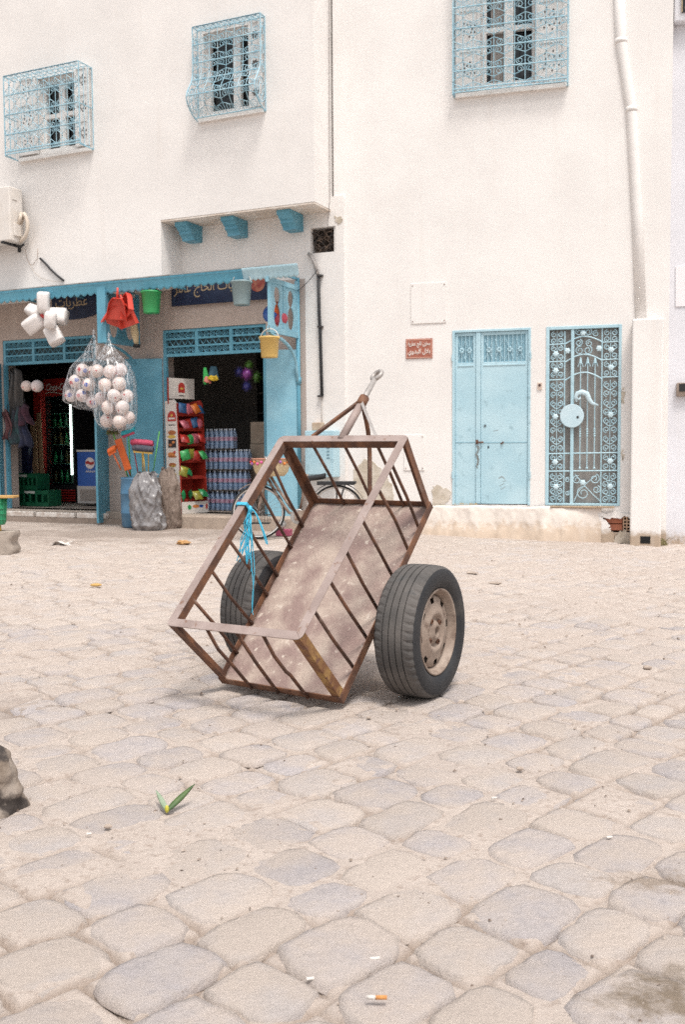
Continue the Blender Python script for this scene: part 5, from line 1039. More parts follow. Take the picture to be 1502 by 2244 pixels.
b = MB(); b.lathe([(0,-.008),(12*s2,-.008),(12*s2,-.001)],28,(cxl,0,czl),'y'); b.build('logo_disc', mat('logo pale',(.70,.62,.62),rough=.5), FZ)
b = MB(); b.prism([(cxl-11*s2,czl+3*s2),(cxl-5*s2,czl+5*s2),(cxl+3*s2,czl+2*s2),(cxl+11*s2,czl+4*s2),(cxl+10*s2,czl-2*s2),(cxl+2*s2,czl-4*s2),(cxl-6*s2,czl-1*s2),(cxl-11*s2,czl-2*s2)],-.011,-.0085); recalc(b.build('logo_band', REDP, FZ))
b = MB()
for k in range(5): b.tube([(cxl-11*s2+k*5*s2,-.004,czl-19*s2),(cxl-9.5*s2+k*5*s2,-.004,czl-15*s2),(cxl-8*s2+k*5*s2,-.004,czl-19*s2)],.008,4)
b.build('logo_script', mat('script white',(.75,.72,.7),rough=.5), FZ)
# crates, planks, cloths
def crate(px0,py0,px1,py1,n,label,m,zb):
    a, c, p, q = rect_px(px0,py0,px1,py1,n); C_ = wthing('bottle_crate',label,'crate',LW,a,zb,n,group='green bottle crates'); w_, h_ = c-a, .27; b = MB()
    b.box(0,w_,0,.02,0,.07); b.box(0,w_,0,.02,h_-.07,h_); b.box(0,w_,.30,.32,0,h_); b.box(0,.02,.02,.30,0,h_); b.box(w_-.02,w_,.02,.30,0,h_); b.box(.02,w_-.02,.02,.30,.002,.02)
    for k in range(7): x = w_*k/6.; b.box(max(0,x-.018),min(w_,x+.018),.001,.019,.07,h_-.07)
    b.build('crate_body', m, C_, bevel=.004); b = MB(); b.box(w_*.36,w_*.64,-.004,-.0005,h_-.055,h_-.015); b.build('mark', mat('crate mark',(.6,.62,.58),rough=.6), C_); return zb+h_
GRN = mat('crate green',(.01,.10,.05),(.015,.13,.06),4,.4)
zt = crate(24,1070,106,1112,-.55,'dark green bottle crate on the shop floor at left',GRN,.181); crate(22,1060,80,1080,-.62,'dark green bottle crate on top of another',GRN,zt+.002)
WOOD = mat('bare plank',(.36,.23,.13),(.26,.16,.09),5,.8,.002,40,stretch=(8,8,.7))
for (x0,x1,xb,xc,lb,wd) in ((66,78,73,88,'broad brown plank leaning beside the red cabinet',.12),(78,90,92,97,'narrow pale plank leaning beside the red cabinet',.075)):
    A = LW.P(*LW.px((x0+x1)/2,925 if wd > .1 else 905,-1.28),-1.28); Bq = LW.P(*LW.px((xb+xc)/2,1062,-.95),-.95); Bq[2] = .20
    b = MB(); b.bar((0,0,0),A-Bq,wd,.03,up=LW.n); o = b.build('plank',WOOD,loc=Bq,bevel=.004); tag(o,lb,'plank','planks leaning in the doorway')
def cloth(px, py, w_, h_, n, m, label, seed, taper=.8):
    C_ = at_px('hanging_cloth',label,'cloth',LW,px,py,n,group='cloths and bags hung in the left doorway'); b = MB()
    b.surf(lambda i,j:((i-.5)*w_*(taper+(1-taper)*j)+.03*math.sin(j*5+seed), .05*math.sin(i*13+seed)+.03*math.sin(i*5+j*4), -h_*j+.03*math.sin(i*9+seed)),22,12); o = b.build('fabric',m,C_,True); s = o.modifiers.new('t','SOLIDIFY'); s.thickness = .006
    b = MB(); b.tube([(0,0,-.02),(0,.0,.10)],.006,5); b.build('loop',BLK,C_)
cloth(28,812,.34,.75,-.10,mat('smoky film',(.10,.09,.085),(.07,.065,.065),6,.4),'smoky grey plastic bag hanging inside the left doorway',1); cloth(35,895,.34,.55,-.02,mat('teal cloth',(.03,.07,.075),(.05,.045,.06),7,.9),'dark teal cloth hanging low in the left doorway',2); cloth(54,888,.26,.30,.04,mat('plum cloth',(.07,.025,.04),(.045,.025,.04),7,.9),'plum coloured cloth bag hanging under the loose balls',3); cloth(55,925,.24,.38,-.02,mat('slate cloth',(.025,.03,.065),(.045,.045,.07),7,.9),'slate blue cloth hanging below the plum bag',4); cloth(16,900,.14,.45,.02,mat('rose cloth',(.15,.065,.07),rough=.9),'rose coloured cloth strip by the left door leaf',5)
for (x0,x1,y0,m,lb,n) in ((25,41,968,mat('pale board',(.40,.36,.35),rough=.8),'pale grey board standing behind the green crates',-.92),(40,63,970,mat('navy drum',(.015,.02,.07),rough=.5),'navy blue box standing behind the green crates',-1.0)):
    a2,c2,p2,q2 = rect_px(x0,y0,x1,1062,n); o = MB().box(0,c2-a2,0,.12,0,q2-.181).build('storage_box',m,loc=LW.P(a2,.181,n),rot=(0,0,LW.rz),bevel=.006); tag(o,lb,'box')
# ------------------------------------------------------------------ barrel with brooms, sacks
bp = gnd(299,1155); BRL = thing('blue_barrel','dull blue plastic barrel holding brooms in front of the shop','barrel',bp)
BPL = mat('barrel blue',(.06,.16,.27),(.09,.20,.31),6,.55,.001,40); HB_ = .72
b = MB(); b.lathe([(0,.0),(.185,.0),(.205,.03),(.213,.2),(.218,.21),(.213,.22),(.215,.48),(.221,.49),(.215,.50),(.205,.68),(.212,.70),(.212,HB_),(.198,HB_),(.19,.68),(.195,.1),(0,.09)],36); b.build('drum',BPL,BRL,True)
def stick(px0, py0, px1, py1, n0, n1, r, m, name, label, cat='broom', head=None):
    """a handle from inside the barrel (px1, py1) up to (px0, py0)"""
    d0 = bp[1]-.02*0; A = CAM+ray(px0,py0)*((bp[1]+n0)/ray(px0,py0)[1]); Bq = CAM+ray(px1,py1)*((bp[1]+n1)/ray(px1,py1)[1])
    T = thing(name,label,cat,Bq,group='brooms and brushes standing in the barrel'); b = MB(); b.tube([(0,0,0),A-Bq],r,8); b.build('handle',m,T,True)
    if head: head(T, A-Bq)
    return T
GNS = mat('green stick',(.12,.42,.05),rough=.5); REDS = mat('red stick',(.45,.04,.05),rough=.5); YEL = mat('yellow stick',(.60,.38,.08),rough=.5); ORG = mat('orange plastic',(.66,.13,.02),(.6,.10,.02),4,.4); PNK = mat('pink bristle',(.50,.07,.13),(.42,.05,.10),40,.8,.003,150); GRB = mat('dark bristle',(.05,.055,.08),(.09,.08,.10),40,.8,.003,150); TRQ = mat('turquoise bristle',(.03,.36,.45),(.05,.42,.5),40,.8,.003,150); MOP = mat('mop strands',(.20,.12,.06),(.06,.16,.05),22,.9,.004,80)
def head_bar(m, w_, h_, tilt, m2=None):
    def f(T, top):
        b = MB(); c_, s_ = math.cos(tilt), math.sin(tilt)
        def fn(i, j): t = 2*math.pi*i; x = (j-.5)*w_; q = .5*h_*(1-.25*(2*j-1)**4); y = .05*math.cos(t); z = q*math.sin(t)+.03; return (top[0]+x*c_-z*s_*.3, top[1]+y, top[2]+x*s_+z)
        b.surf(fn,12,10,True); b.build('bristles',m,T,True)
        b = MB(); b.bar(top+np.array([-w_*.45*c_,0,-w_*.45*s_-.02]),top+np.array([w_*.45*c_,0,w_*.45*s_-.02]),.05,.03); b.build('head',m2 or YEL,T)
    return f
def mop(m, r):
    def f(T, top):
        b = MB(); q = random.Random(2)
        for k in range(60):
            d = unit(np.array([q.gauss(0,1),q.gauss(0,1),abs(q.gauss(0,1))-.2])); b.tube([top,top+d*r*.6,top+d*r+np.array([0,0,-.02])],[.012,.012,.006],4)
        b.build('strands',m,T)
    return f
def slab(m):
    def f(T, top):
        b = MB(); b.bar(top*.15,top*1.0,.10,.035,up=(0,-1,.2)); b.build('blade',m,T,bevel=.008)
    return f
stick(258,962,285,1042,-.10,-.05,.010,ORG,'flat_brush','bright orange flat-bladed brush leaning left in the barrel',head=slab(ORG))
stick(247,948,280,1045,-.02,.0,.010,GNS,'feather_duster','shaggy brown and green duster at the left of the barrel',head=mop(MOP,.095))
stick(281,950,286,1045,-.06,.05,.009,GNS,'broom','broom with a turquoise head and green handle',head=head_bar(TRQ,.20,.08,.35,PNK))
stick(293,985,303,1042,.05,.06,.008,REDS,'broom_stick','thin red broom handle in the middle of the barrel','stick')
stick(311,975,313,1042,-.02,-.02,.009,YEL,'broom','broom with a wide pink head in the barrel',head=head_bar(PNK,.32,.10,-.08,PNK))
stick(313,988,318,1042,-.12,-.08,.009,YEL,'broom','broom with a dark bristle head below the pink one',head=head_bar(GRB,.30,.10,-.10,YEL))
stick(325,988,325,1042,-.03,-.03,.008,YEL,'broom_stick','thin yellow handle at the right of the barrel','stick')
stick(349,945,334,1042,.04,.0,.007,GNS,'broom_stick','long thin green handle leaning right out of the barrel','stick')
stick(246,990,265,1030,-.18,-.16,.010,ORG,'hand_scoop','small orange scoop hooked on the barrel edge','scoop',head=head_bar(ORG,.13,.09,.5,ORG))
def sack(pos, w_, h_, m, label, seed, neck=True):
    S_ = thing('sack',label,'sack',pos); b = MB(); ph = [random.Random(seed*9+k).random()*6 for k in range(8)]
    def rid(x, y, s): return 1-2*abs(2*float(vnoise(x*s+seed*13.7, y*s+seed*5.1)))
    def fn(i, j):
        t = 2*math.pi*i; z = h_*j; r = w_*(1.02-.10*j-.45*max(0,(j-.70)/.30)**1.2); r *= min(1,.80+j*2.5)
        cx_, sx_ = math.cos(t), math.sin(t); k = .12*rid(cx_*1.3+j*2,sx_*1.3-j,1.6)+.085*rid(cx_*2-j*2.2,sx_*2+j*2.6,2.6)+.035*rid(cx_*4+j*5,sx_*4-j*4,3.1)
        f = 1+.06*math.sin(3*t+ph[0]+3*j)+k-.04+.10*max(0,j-.75)/.25*math.sin(7*t+ph[1])
        return (r*f*cx_+.05*w_*math.sin(4*j+ph[4]), r*f*.8*sx_, max(0,z+.04*math.sin(3*t+ph[6])*max(0,j-.6)))
    b.surf(fn,110,70,True); b.build('bag',m,S_,True)
    b = MB(); b.surf(lambda i,j:(w_*.60*(1+.18*math.sin(5*2*math.pi*i+seed))*math.cos(2*math.pi*i)*(1-j*.95), w_*.5*math.sin(2*math.pi*i)*(1-j*.95), h_-.03+.02*math.sin(4*2*math.pi*i+ph[6])-.02*j),40,4,True); b.build('closed_mouth',m,S_,True)
    return S_
SILV = mat('crumpled silver plastic',(.17,.16,.163),(.30,.285,.285),5,.26,.004,40,spec=.7); BRWN = mat('brown sacking',(.17,.125,.10),(.26,.20,.165),8,.8,.006,40)
sack(gnd(324,1161),.225,.80,SILV,'crumpled silver grey plastic sack against the blue barrel',1); sack(gnd(371,1158),.15,.86,BRWN,'slim brown sack standing beside the silver one',2)
# ------------------------------------------------------------------ snack rack
rp_ = gnd(400,1126,.18); RK = thing('snack_rack','red display rack with a printed white side panel full of snacks','display rack',rp_,R_(47)); RED2 = mat('rack red',(.38,.035,.02),(.32,.03,.02),5,.45); WPR = mat('printed white',(.72,.67,.62),(.68,.62,.57),6,.6)
b = MB(); pr = [(-.02,0),(.30,.0),(.34,.08),(.36,1.55),(.33,1.63),(.08,1.66),(.02,1.60)]
side = [(y,z) for y,z in ((0.,0.),(.34,0.),(.36,1.64),(.14,1.66),(.08,1.60))]
b.prism([(y-.0,z) for y,z in side],-.012,.0,ax='x'); recalc(b.build('side_panel',WPR,RK)); b = MB(); b.prism(side,.46,.472,ax='x'); recalc(b.build('side_panel',RED2,RK))
b = MB(); b.bar((-.006,.0,.0),(-.006,.082,1.60),.016,.012); b.build('red_edge',RED2,RK)
b = MB(); b.box(.0,.46,.33,.345,.05,1.62); b.build('back_panel',RED2,RK)
for k,z in enumerate((.16,.50,.74,.98,1.20,1.42)): b = MB(); b.box(.002,.458,.05+.03*k/2,.33,z,z+.015); b.box(.002,.458,.035+.03*k/2,.05+.03*k/2,z,z+.05); b.build('shelf',RED2,RK)
b = MB(); b.box(-.014,.474,-.012,.0,0,.17); b.build('tray_front',WPR,RK); b = MB(); b.box(-.01,.47,.27,.285,1.68,1.98); b.build('header',WPR,RK); b = MB(); b.box(-.016,-.0105,.26,.29,1.6,1.98); b.build('header_edge',RED2,RK)
RDL = mat('logo red',(.45,.04,.03),rough=.6); YLB = mat('print yellow',(.65,.42,.08),rough=.6); BRB = mat('print brown',(.40,.13,.04),rough=.6); BKB = mat('print black',(.03,.02,.02),rough=.6); ORB = mat('print orange',(.62,.22,.06),rough=.6)
def sprint(y, z, w_, h_, m, sh='o', x=-.0125, d=.0015):
    b = MB(); pts = [(y-w_/2,z-h_/2),(y+w_/2,z-h_/2),(y+w_/2,z+h_/2),(y-w_/2,z+h_/2)] if sh == 'r' else [(y-w_/2,z-h_/2),(y+w_/2,z-h_/2)]+[(y+w_/2*math.cos(t),z-h_*.1+h_*.6*math.sin(t)) for t in np.linspace(0,math.pi,9)] if sh == 'a' else [(y+w_/2*math.cos(t),z+h_/2*math.sin(t)) for t in np.linspace(0,2*math.pi,15)[:-1]]
    b.prism(pts,x-d,x,ax='x'); return recalc(b.build('print',m,RK))
sprint(.20,1.42,.20,.15,RDL,'a'); sprint(.20,1.43,.05,.04,YLB,'o',-.0142); sprint(.20,1.385,.15,.025,WPR,'r',-.0142)
for y,z,w_,h_,m,s in ((.2,1.29,.16,.012,BKB,'r'),(.2,1.18,.19,.07,BRB,'o'),(.21,1.12,.20,.05,YLB,'o'),(.2,1.02,.19,.12,BKB,'r'),(.22,.86,.18,.07,ORB,'o'),(.20,.83,.20,.03,BRB,'o'),(.15,.89,.06,.05,RDL,'o'),(.2,.71,.18,.06,BRB,'o'),(.2,.69,.14,.03,YLB,'o'),(.2,.57,.18,.05,YLB,'o'),(.19,.54,.16,.03,RDL,'o'),(.2,.40,.16,.06,ORB,'o'),(.14,.26,.10,.06,BRB,'o'),(.07,.10,.08,.10,YLB,'o')): sprint(y,z,w_,h_,m,s)
sprint(.17,1.04,.07,.04,ORB,'o',-.0142); sprint(.24,1.00,.08,.04,BRB,'o',-.0142)
def fprint(x, z, w_, h_, m, y): b = MB(); b.prism([(x+w_/2*math.cos(t),z+h_/2*math.sin(t)) for t in np.linspace(0,2*math.pi,13)[:-1]],y-.0015,y); return recalc(b.build('print',m,RK))
fprint(.12,.09,.07,.07,PG,-.0125); fprint(.24,.10,.12,.05,ORB,-.0125); fprint(.34,.10,.08,.04,BLF,-.0125); fprint(.44,.09,.04,.09,RDL,-.0125)
b = MB(); b.prism([(.17,1.77),(.29,1.77)]+[(.23+.06*math.cos(t),1.86+.06*math.sin(t)) for t in np.linspace(0,math.pi,9)],.2675,.2695); recalc(b.build('print',RDL,RK)); fprint(.23,1.83,.06,.03,YLB,.2674); fprint(.23,1.725,.12,.015,BKB,.2699)
def pillow(w_, h_, d_):
    b = MB(); b.surf(lambda i,j:((i-.5)*w_*(1+.04*math.sin(j*40)), -d_*math.sin(math.pi*i)**.6*math.sin(math.pi*j)**.6, (j-.5)*h_),8,8); b.surf(lambda i,j:((.5-i)*w_*(1+.04*math.sin(j*40)), d_*math.sin(math.pi*i)**.6*math.sin(math.pi*j)**.6, (j-.5)*h_),8,8); return b
PKC = [('green',(.03,.28,.10)),('red',(.50,.04,.03)),('orange',(.62,.16,.03)),('yellow green',(.35,.33,.05)),('pink',(.58,.14,.18)),('dark green',(.02,.13,.05)),('bright green',(.06,.42,.12)),('blue',(.04,.13,.30))]
pk = [mesh_of(pillow(.14,.15,.035),mat('packet '+n,c_,tuple(x*.55 for x in c_),14,.3),'snack_packet') for n,c_ in PKC]
SH = ('bottom','second','third','fourth','fifth','top'); q = random.Random(8); Rm = Matrix.Rotation(R_(47),4,'Z')
for k,z in enumerate((.16,.50,.74,.98,1.20,1.42)):
    for s in range(4 if k != 1 else 2):
        ci = (k*3+s*5+s//2)%8; x = .06+.115*s+q.uniform(-.02,.02); P = Vector(rp_)+Rm @ Vector((x,.02+.02*k/2+q.uniform(-.05,.02),z+.10+q.uniform(0,.03)))
        o = put('snack_packet',pk[ci],loc=P,rot=(q.uniform(-.8,.0),q.uniform(-.35,.35)+(1.5 if q.random() < .3 else 0),R_(47)+q.uniform(-.4,.4))); tag(o,'%s snack packet on the %s rack shelf, %s'%(PKC[ci][0],SH[k],('far left','left of middle','right of middle','far right')[s]),'snack packet','snack packets on the display rack')
# ------------------------------------------------------------------ water packs, cartons, dim shelves
WAT = mat('water bottle',(.16,.25,.40),(.28,.37,.52),14,.1,spec=.9); CAPM = mat('bottle cap',(.62,.66,.72),rough=.4); LBM = mat('bottle label',(.42,.16,.26),(.5,.5,.6),30,.5)
wb_ = MB(); wb_.lathe([(0,0),(.036,0),(.041,.012),(.041,.09),(.037,.10),(.041,.11),(.041,.20),(.030,.245),(.014,.27),(.014,.285)],12); WBM = mesh_of(wb_,WAT,'bottle')
cp_ = MB(); cp_.lathe([(.0155,.278),(.0155,.30),(0,.301)],10); CPM = mesh_of(cp_,CAPM,'cap'); lb_ = MB(); lb_.lathe([(.0415,.12),(.0418,.13),(.0418,.17),(.0415,.18)],12); LBL = mesh_of(lb_,LBM,'bottle_label')
wp0 = gnd(439,1119,.18); wq = LW
tiers = ('bottom','second','third','top')
for t in range(4):
    for k in range(3 if t < 3 else 2):
        if t == 0 and k == 0: off = .10
        u_ = float((wp0-LW.o)@LW.u)+k*.272+(.06 if t == 0 else .02*t)+random.Random(t*5+k).uniform(-.01,.01); n_ = float((wp0-LW.o)@LW.n)
        Wp = wthing('water_pack','shrink-wrapped water bottle pack, %s tier, %s in its row'%(tiers[t],('left','middle','right')[k]),'water pack',LW,u_,.181+t*.312,n_,group='stacked packs of bottled water')
        for i in range(3):
            for j in range(2):
                o = put('bottle',WBM,Wp,(.045+.086*i,.045+.086*j,.002)); put('cap',CPM,o); put('bottle_label',LBL,o)
        b = MB(); b.box(0,.262,0,.176,-.0005,.0015); b.build('cardboard_tray',mat('tray brown',(.30,.20,.12),rough=.9) if t+k == 0 else bpy.data.materials['tray brown'],Wp)
CART_ = mat('carton',(.34,.28,.22),(.28,.22,.17),5,.85)
for k,(x,y,lb) in enumerate(((548,1000,'plain carton at the right of the water packs, lowest'),(546,972,'plain carton above another by the water packs'),(545,950,'plain carton topmost by the water packs'))):
    u,z = LW.px(x,1118,-.75); o = MB().box(-.02,.30,0,.3,0,.33).build('carton',CART_,loc=LW.P(u+.02*k,.181+.335*k+.34,-.8),rot=(0,0,LW.rz+.1*(k-1)*0),bevel=.006); tag(o,lb,'carton','cartons by the water packs')
o = MB().box(-.02,.30,0,.3,0,.336).build('carton',CART_,loc=LW.P(LW.px(548,1118,-.75)[0],.181,-.8),rot=(0,0,LW.rz)); tag(o,'plain carton on the shop floor under the stack beside the water','carton','cartons by the water packs')
SHF = wthing('shop_shelves','dark tall shelving at the back of the shop','shelves',LW,-2.9,.181,-3.1); SHM = mat('shelf grey',(.10,.095,.09),rough=.7)
for z in (.4,.8,1.2,1.55,1.9,2.25): MB().box(0,2.75,0,.35,z,z+.025).build('shelf_board',SHM,SHF)
for x in (0,.9,1.82,2.72): MB().box(x,x+.03,.001,.35,0,2.7).build('upright',SHM,SHF)
q = random.Random(21); gm = [mat('goods %d'%k,c_,rough=.4) for k,c_ in enumerate(((.16,.16,.15),(.20,.13,.05),(.06,.09,.06),(.22,.20,.16),(.05,.07,.11),(.14,.05,.04),(.24,.17,.06)))]
jr = MB(); jr.lathe([(0,0),(.05,0),(.055,.02),(.055,.13),(.03,.16),(.03,.2),(0,.2)],12); bx_ = MB(); bx_.box(-.07,.07,-.05,.05,0,.2)
jm = [mesh_of(jr,g_,'shelf_jar') for g_ in gm]; bxm = [mesh_of(bx_,g_,'shelf_box',False) for g_ in gm]
for z in (.4,.8,1.2,1.55,1.9,2.25):
    x = .07; cnt = [0,0]
    while x < 2.65:
        jar = q.random() < .6
        if min(abs(x-e) for e in (0,.9,1.82,2.72)) > .11:
            o = put('shelf_jar' if jar else 'shelf_box',(jm if jar else bxm)[q.randrange(7)],loc=LW.P(-2.9+x,.181+z+.026,-3.1-.15),rot=(0,0,LW.rz)); cnt[jar] += 1; tag(o,'dim %s on the %s back shelf of the shop, %s from left'%('jar' if jar else 'packet',{.4:'lowest',.8:'second',1.2:'third',1.55:'fourth',1.9:'fifth',2.25:'top'}[z],('first','second','third','fourth','fifth','sixth','seventh','eighth','ninth','tenth','eleventh','twelfth','thirteenth','fourteenth','fifteenth')[cnt[jar]-1]),'jar' if jar else 'packet','jars on the back shelves' if jar else 'packets on the back shelves')
        x += q.uniform(.13,.22)
def spiky(px, py, n, r, m, label):
    T = at_px('tinsel_ball',label,'decoration',LW,px,py,n,group='coloured tinsel balls in the right doorway'); b = MB(); g = random.Random(px)
    for k in range(140):
        d = unit(np.array([g.gauss(0,1),g.gauss(0,1),g.gauss(0,1)])); e = unit(np.cross(d,(.1,.5,.8)))*.006; b.add([d*r*.25-e,d*r*.25+e,d*r],[(0,1,2)])
    b.build('tinsel',m,T); b = MB(); b.ball((0,0,0),r*.55,10,8); b.build('core',m,T,True)
spiky(541,820,-.05,.11,mat('tinsel purple',(.20,.04,.28),(.30,.08,.25),60,.4),'purple tinsel ball in front of the cluster'); spiky(525,815,-.15,.09,mat('tinsel navy',(.03,.03,.16),rough=.4),'navy tinsel ball at the left of the cluster'); spiky(562,826,-.16,.10,mat('tinsel green',(.05,.13,.02),rough=.4),'dark green tinsel ball at the right of the cluster'); spiky(541,846,-.1,.09,mat('tinsel blue',(.05,.05,.22),rough=.4),'blue violet tinsel ball lowest in the cluster'); spiky(546,801,-.15,.085,mat('tinsel leaf',(.08,.20,.03),rough=.4),'leaf green tinsel ball topmost in the cluster')
def rag(px, py, w_, h_, n, m, label, sd_):
    T = at_px('cloth_toy',label,'toy',LW,px,py,n,group='little cloth toys hanging in the right doorway'); b = MB(); b.surf(lambda i,j:((i-.5)*w_*(.55+.5*j),.03*math.sin(7*i+sd_)*j,-h_*j*(1+.15*math.sin(12*i+sd_))),12,6); o = b.build('fabric',m,T,True); s = o.modifiers.new('t','SOLIDIFY'); s.thickness = .03
rag(451,806,.09,.22,-.1,mat('toy green',(.05,.42,.10),rough=.8),'bright green cloth toy at the left of the hanging row',1); rag(455,826,.10,.08,-.05,mat('toy pink',(.66,.22,.18),rough=.8),'salmon pink cloth toy below the green one',2); rag(470,803,.16,.17,-.14,mat('toy teal',(.05,.12,.17),rough=.8),'dark teal cloth toy in the middle of the row',3); rag(470,824,.17,.06,-.06,mat('toy yellow',(.62,.42,.03),rough=.8),'yellow cloth fringe below the teal toy',4)
KT = at_px('bundle_of_balls','orange and red bundle hanging behind the pierced side panel','bundle',LW,604,688,.50)
for k,(x,z,r,m) in enumerate(((-.06,.0,.12,BLF),(.0,.06,.11,ORG),(.05,-.06,.10,mat('bundle red',(.42,.06,.09),rough=.5)))): b = MB(); b.ball((x,.02*k,z),r,14,10); b.build('bundle_piece',m,KT,True)
# ------------------------------------------------------------------ things on the square
g = gnd(0,1212); CB = thing('concrete_block','rough concrete block on the ground at the left edge','block',(g[0]-.02,g[1],0))
CON = mat('rough concrete',(.40,.34,.29),(.32,.27,.23),9,.95,.006,50)
b = MB(); b.surf(lambda i,j:((.20+.02*math.sin(9*j))*math.copysign(abs(math.cos(2*math.pi*i))**.35,math.cos(2*math.pi*i)),.16*math.copysign(abs(math.sin(2*math.pi*i))**.35,math.sin(2*math.pi*i)),.24*j),40,6,True); b.add([(-.17,-.12,.239),(.17,-.12,.239),(.17,.12,.239),(-.17,.12,.239)],[(0,1,2,3)]); b.lathe([(.20,.238),(.17,.242),(0,.242)],24,wob=lambda t,z:(abs(math.cos(t))**8+abs(math.sin(t)/.8)**8)**-.125); b.build('block_body',CON,CB,True)
ST = thing('plastic_stand','green plastic lattice stand with a yellow foot on the concrete block','stand',(g[0]-.05,g[1],.2425))
b = MB(); b.lathe([(0,0),(.07,0),(.06,.07),(0,.07)],20); b.build('foot',YEL,ST,True)
b = MB(); b.lathe([(.0,.07),(.105,.07),(.115,.10),(.125,.36),(.0,.36)],24)
for k in range(16): t = 2*math.pi*k/16; b.tube([(.112*math.cos(t),.112*math.sin(t),.09),(.13*math.cos(t),.13*math.sin(t),.36)],.007,5)
for z in (.13,.19,.25,.31): b.tube([((.115+z*.04)*math.cos(t),(.115+z*.04)*math.sin(t),z) for t in np.linspace(0,2*math.pi,25)[:-1]],.006,5,closed=True)
b.build('basket_column',mat('stand green',(.02,.24,.11),(.03,.28,.13),5,.45),ST,True)
o = MB().box(-.30,.22,-.10,.10,0,.025).build('wood_board',mat('board orange',(.55,.34,.12),(.48,.28,.09),6,.7),loc=(g[0]-.03,g[1],.605),bevel=.004); tag(o,'orange wooden board lying on the green plastic stand','board')
rb = gnd(-8,1785); RCK = thing('stone_bollard','dark weathered stub of stone at the lower left edge','stone',(rb[0]-.055,rb[1]+.06,0))
b = MB(); b.surf(lambda i,j:((.115-.035*j-.06*max(0,j-.8)/.2)*(1+.10*math.sin(2*math.pi*i*3+5*j)+.06*math.sin(2*math.pi*i*7-11*j)+.05*math.sin(23*j))*math.cos(2*math.pi*i),(.115-.035*j-.06*max(0,j-.8)/.2)*(1+.10*math.sin(2*math.pi*i*3+5*j)+.06*math.sin(2*math.pi*i*5-7*j))*math.sin(2*math.pi*i),-.02+.23*j),40,28,True); b.add([(.03*math.cos(t),.03*math.sin(t),.213) for t in np.linspace(0,2*math.pi,13)[:-1]],[tuple(range(12))]); b.build('stub',mat('weathered stone',(.20,.155,.12),(.32,.27,.23),9,.95,.012,30,c3=(.05,.04,.035),s3=13,p3=(.5,.6)),RCK,True)
lf = gnd(366,1782); LF = thing('cut_leaf','pair of green blade leaves lying on the paving','leaf',(lf[0],lf[1],.008))
def blade(tip, w_, m):
    tip = np.array(tip,float); b = MB(); sd_ = unit(np.cross(tip,(0,-1,.5)))
    b.surf(lambda i,j: tuple(tip*j+sd_*(i-.5)*w_*math.sin(math.pi*(.12+.88*j))**.7*2*(1-j*.25)+np.array([0,-.006*math.sin(math.pi*i),0])),4,8); o = b.build('blade',m,LF,True); s = o.modifiers.new('t','SOLIDIFY'); s.thickness = .002
blade((-.05,.085,.036),.010,mat('leaf pale',(.23,.30,.20),(.30,.36,.26),20,.6)); blade((.075,.085,.055),.011,mat('leaf dark',(.05,.10,.03),(.09,.14,.04),20,.6))
b = MB(); b.ball((0,-.002,.006),.007,8,6,(1,.7,1.8)); b.build('leaf_base',mat('leaf yellow',(.50,.46,.06),rough=.6),LF,True)
def litter(name, label, cat, px, py, fn, m, group=None, z=.014):
    p = gnd(px,py); b = MB(); fn(b); o = b.build(name,m,loc=(p[0],p[1],float(sand(p[0],p[1]))+z)); return tag(o,label,cat,group)
q = random.Random(14)
PAP = mat('paper white',(.62,.58,.54),rough=.9); ORC = mat('filter orange',(.60,.28,.09),(.5,.22,.07),60,.8); STN = mat('pebble',(.42,.34,.28),(.32,.26,.22),20,.9); DRY = mat('dry leaf',(.50,.28,.10),(.36,.2,.09),30,.9)
litter('paper_scrap','white paper scrap on the dusty ground before the shop','paper',133,1193,lambda b:b.surf(lambda i,j:(.22*(i-.5)+.03*math.sin(9*j),.16*(j-.5)+.03*math.sin(7*i),.035*math.sin(i*4)*math.sin(j*5+1)),8,6),PAP)
litter('paper_scrap','crumpled tan paper on the ground left of the cart','paper',402,1193,lambda b:b.ball((0,0,.01),.055,12,8,(1.5,1,.5),noise=lambda d:.3*math.sin(9*d[0]+5*d[2])*math.cos(11*d[1])),DRY)
litter('orange_peel','small orange scrap on the paving left of the cart','scrap',210,1287,lambda b:b.ball((0,0,.008),.035,10,6,(1.4,1,.4)),mat('peel',(.48,.30,.10),rough=.8))
BT = thing('cigarette_butt','flattened orange and white cigarette end at the bottom edge','cigarette butt',(*gnd(828,2207)[:2],.020),R_(-6)); b = MB(); b.tube([(-.022,0,0),(-.004,0,0)],.0042,8); b.build('paper',PAP,BT,True); b = MB(); b.tube([(-.004,0,0),(.019,.002,0)],.0045,8); b.build('filter',ORC,BT,True)
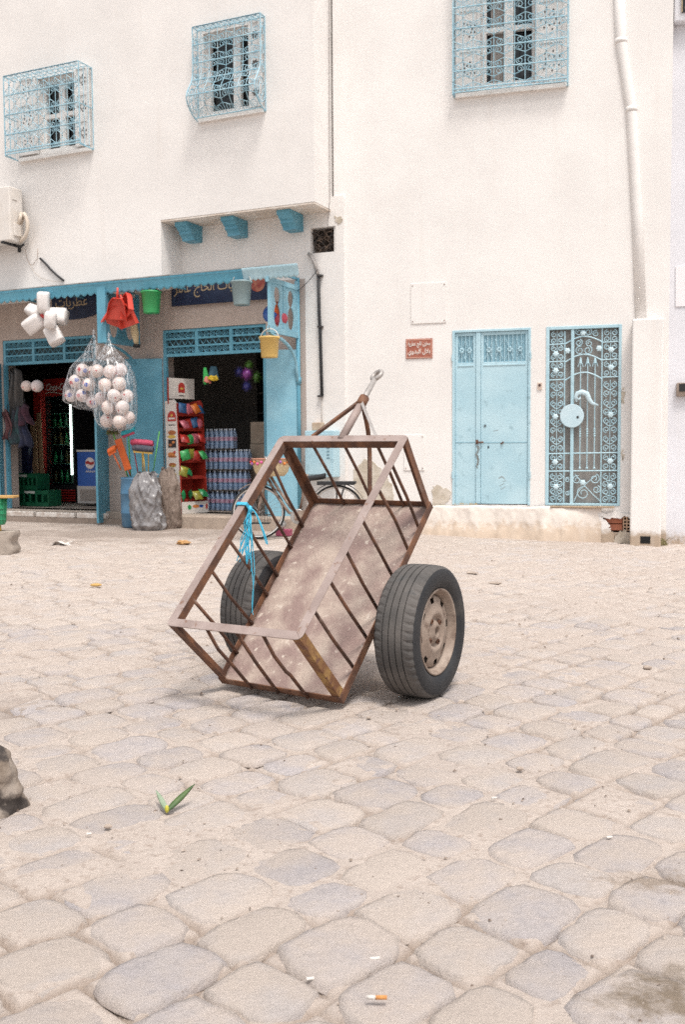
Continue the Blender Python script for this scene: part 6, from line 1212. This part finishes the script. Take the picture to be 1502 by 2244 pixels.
for (x,y,l,lb) in ((680,2148,.016,'tiny white butt near the bottom centre'),(1337,1840,.017,'tiny white butt on the paving at right'),(194,1836,.014,'tiny white scrap left of the round pebble'),(1084,1755,.016,'tiny pale twig on the paving right of centre'),(822,2104,.022,'thin pale splinter near the bottom centre')): litter('small_butt',lb,'litter',x,y,lambda b,l=l:b.tube([(-l/2,0,0),(l/2,.004,0)],.0036,6),PAP,'tiny white scraps on the paving',.012)
for (x,y,r,lb) in ((236,1820,.011,'small round brown pebble left of the leaf'),(1140,1688,.012,'small grey pebble on the paving at right'),(808,1577,.009,'dark little chip in front of the cart'),(870,1560,.008,'yellowish chip in front of the cart'),(1085,1276,.05,'flat dark stick lump behind the wheel at right'),(1035,1253,.05,'flat pale chip just right of the wheel top'),(1420,1468,.02,'small brown pebble at the far right')): litter('pebble',lb,'pebble',x,y,lambda b,r=r:b.ball((0,0,0),r,10,8,(1.1,1,.55 if r < .03 else .2),noise=lambda d:.12*math.sin(5*d[0]+3)*math.cos(4*d[1])),STN,'pebbles and chips on the square',.012)
WEED = mat('dry weed',(.16,.15,.06),(.24,.20,.10),15,.9)
for (x,y,lb) in ((1396,1186,'dry weed tuft left of the pillar foot'),(1442,1192,'dry weed tuft in front of the pillar foot'),(1478,1180,'dry weed tuft at the foot of the bluish wall'),(1462,1186,'dry weed tuft at the corner beside the pillar')):
    p = gnd(x,y,-.11); T = thing('weed_tuft',lb,'weed',(p[0],p[1]-.05,-.12),group='weeds at the pillar foot'); b = MB(); s = random.Random(x)
    for k in range(46):
        a_ = s.uniform(0,6.28); l = s.uniform(.04,.11); x0,y0 = s.uniform(-.12,.12),s.uniform(-.06,.06); e = .008; dx,dy = l*math.cos(a_)*.7,l*math.sin(a_)*.7; b.add([(x0-e,y0,0),(x0+e,y0,0),(x0+dx*.6+e,y0+dy*.6,l*.7),(x0+dx,y0+dy,l*.8)],[(0,1,2,3)])
    b.build('blades',WEED,T)
PT = thing('pink_toy','small pink toy box with a grey roller on the ground by the bicycle','toy',(*gnd(622,1174)[:2],.0),R_(-10)); b = MB(); b.box(-.09,.10,-.08,.08,0,.085); b.build('box',mat('toy box pink',(.36,.07,.13),rough=.6),PT,bevel=.01); b = MB(); b.lathe([(0,-.09),(.035,-.09),(.05,-.08),(.05,.08),(0,.08)],20,(-.03,0,.136),'y'); b.build('roller',CHR,PT,True)
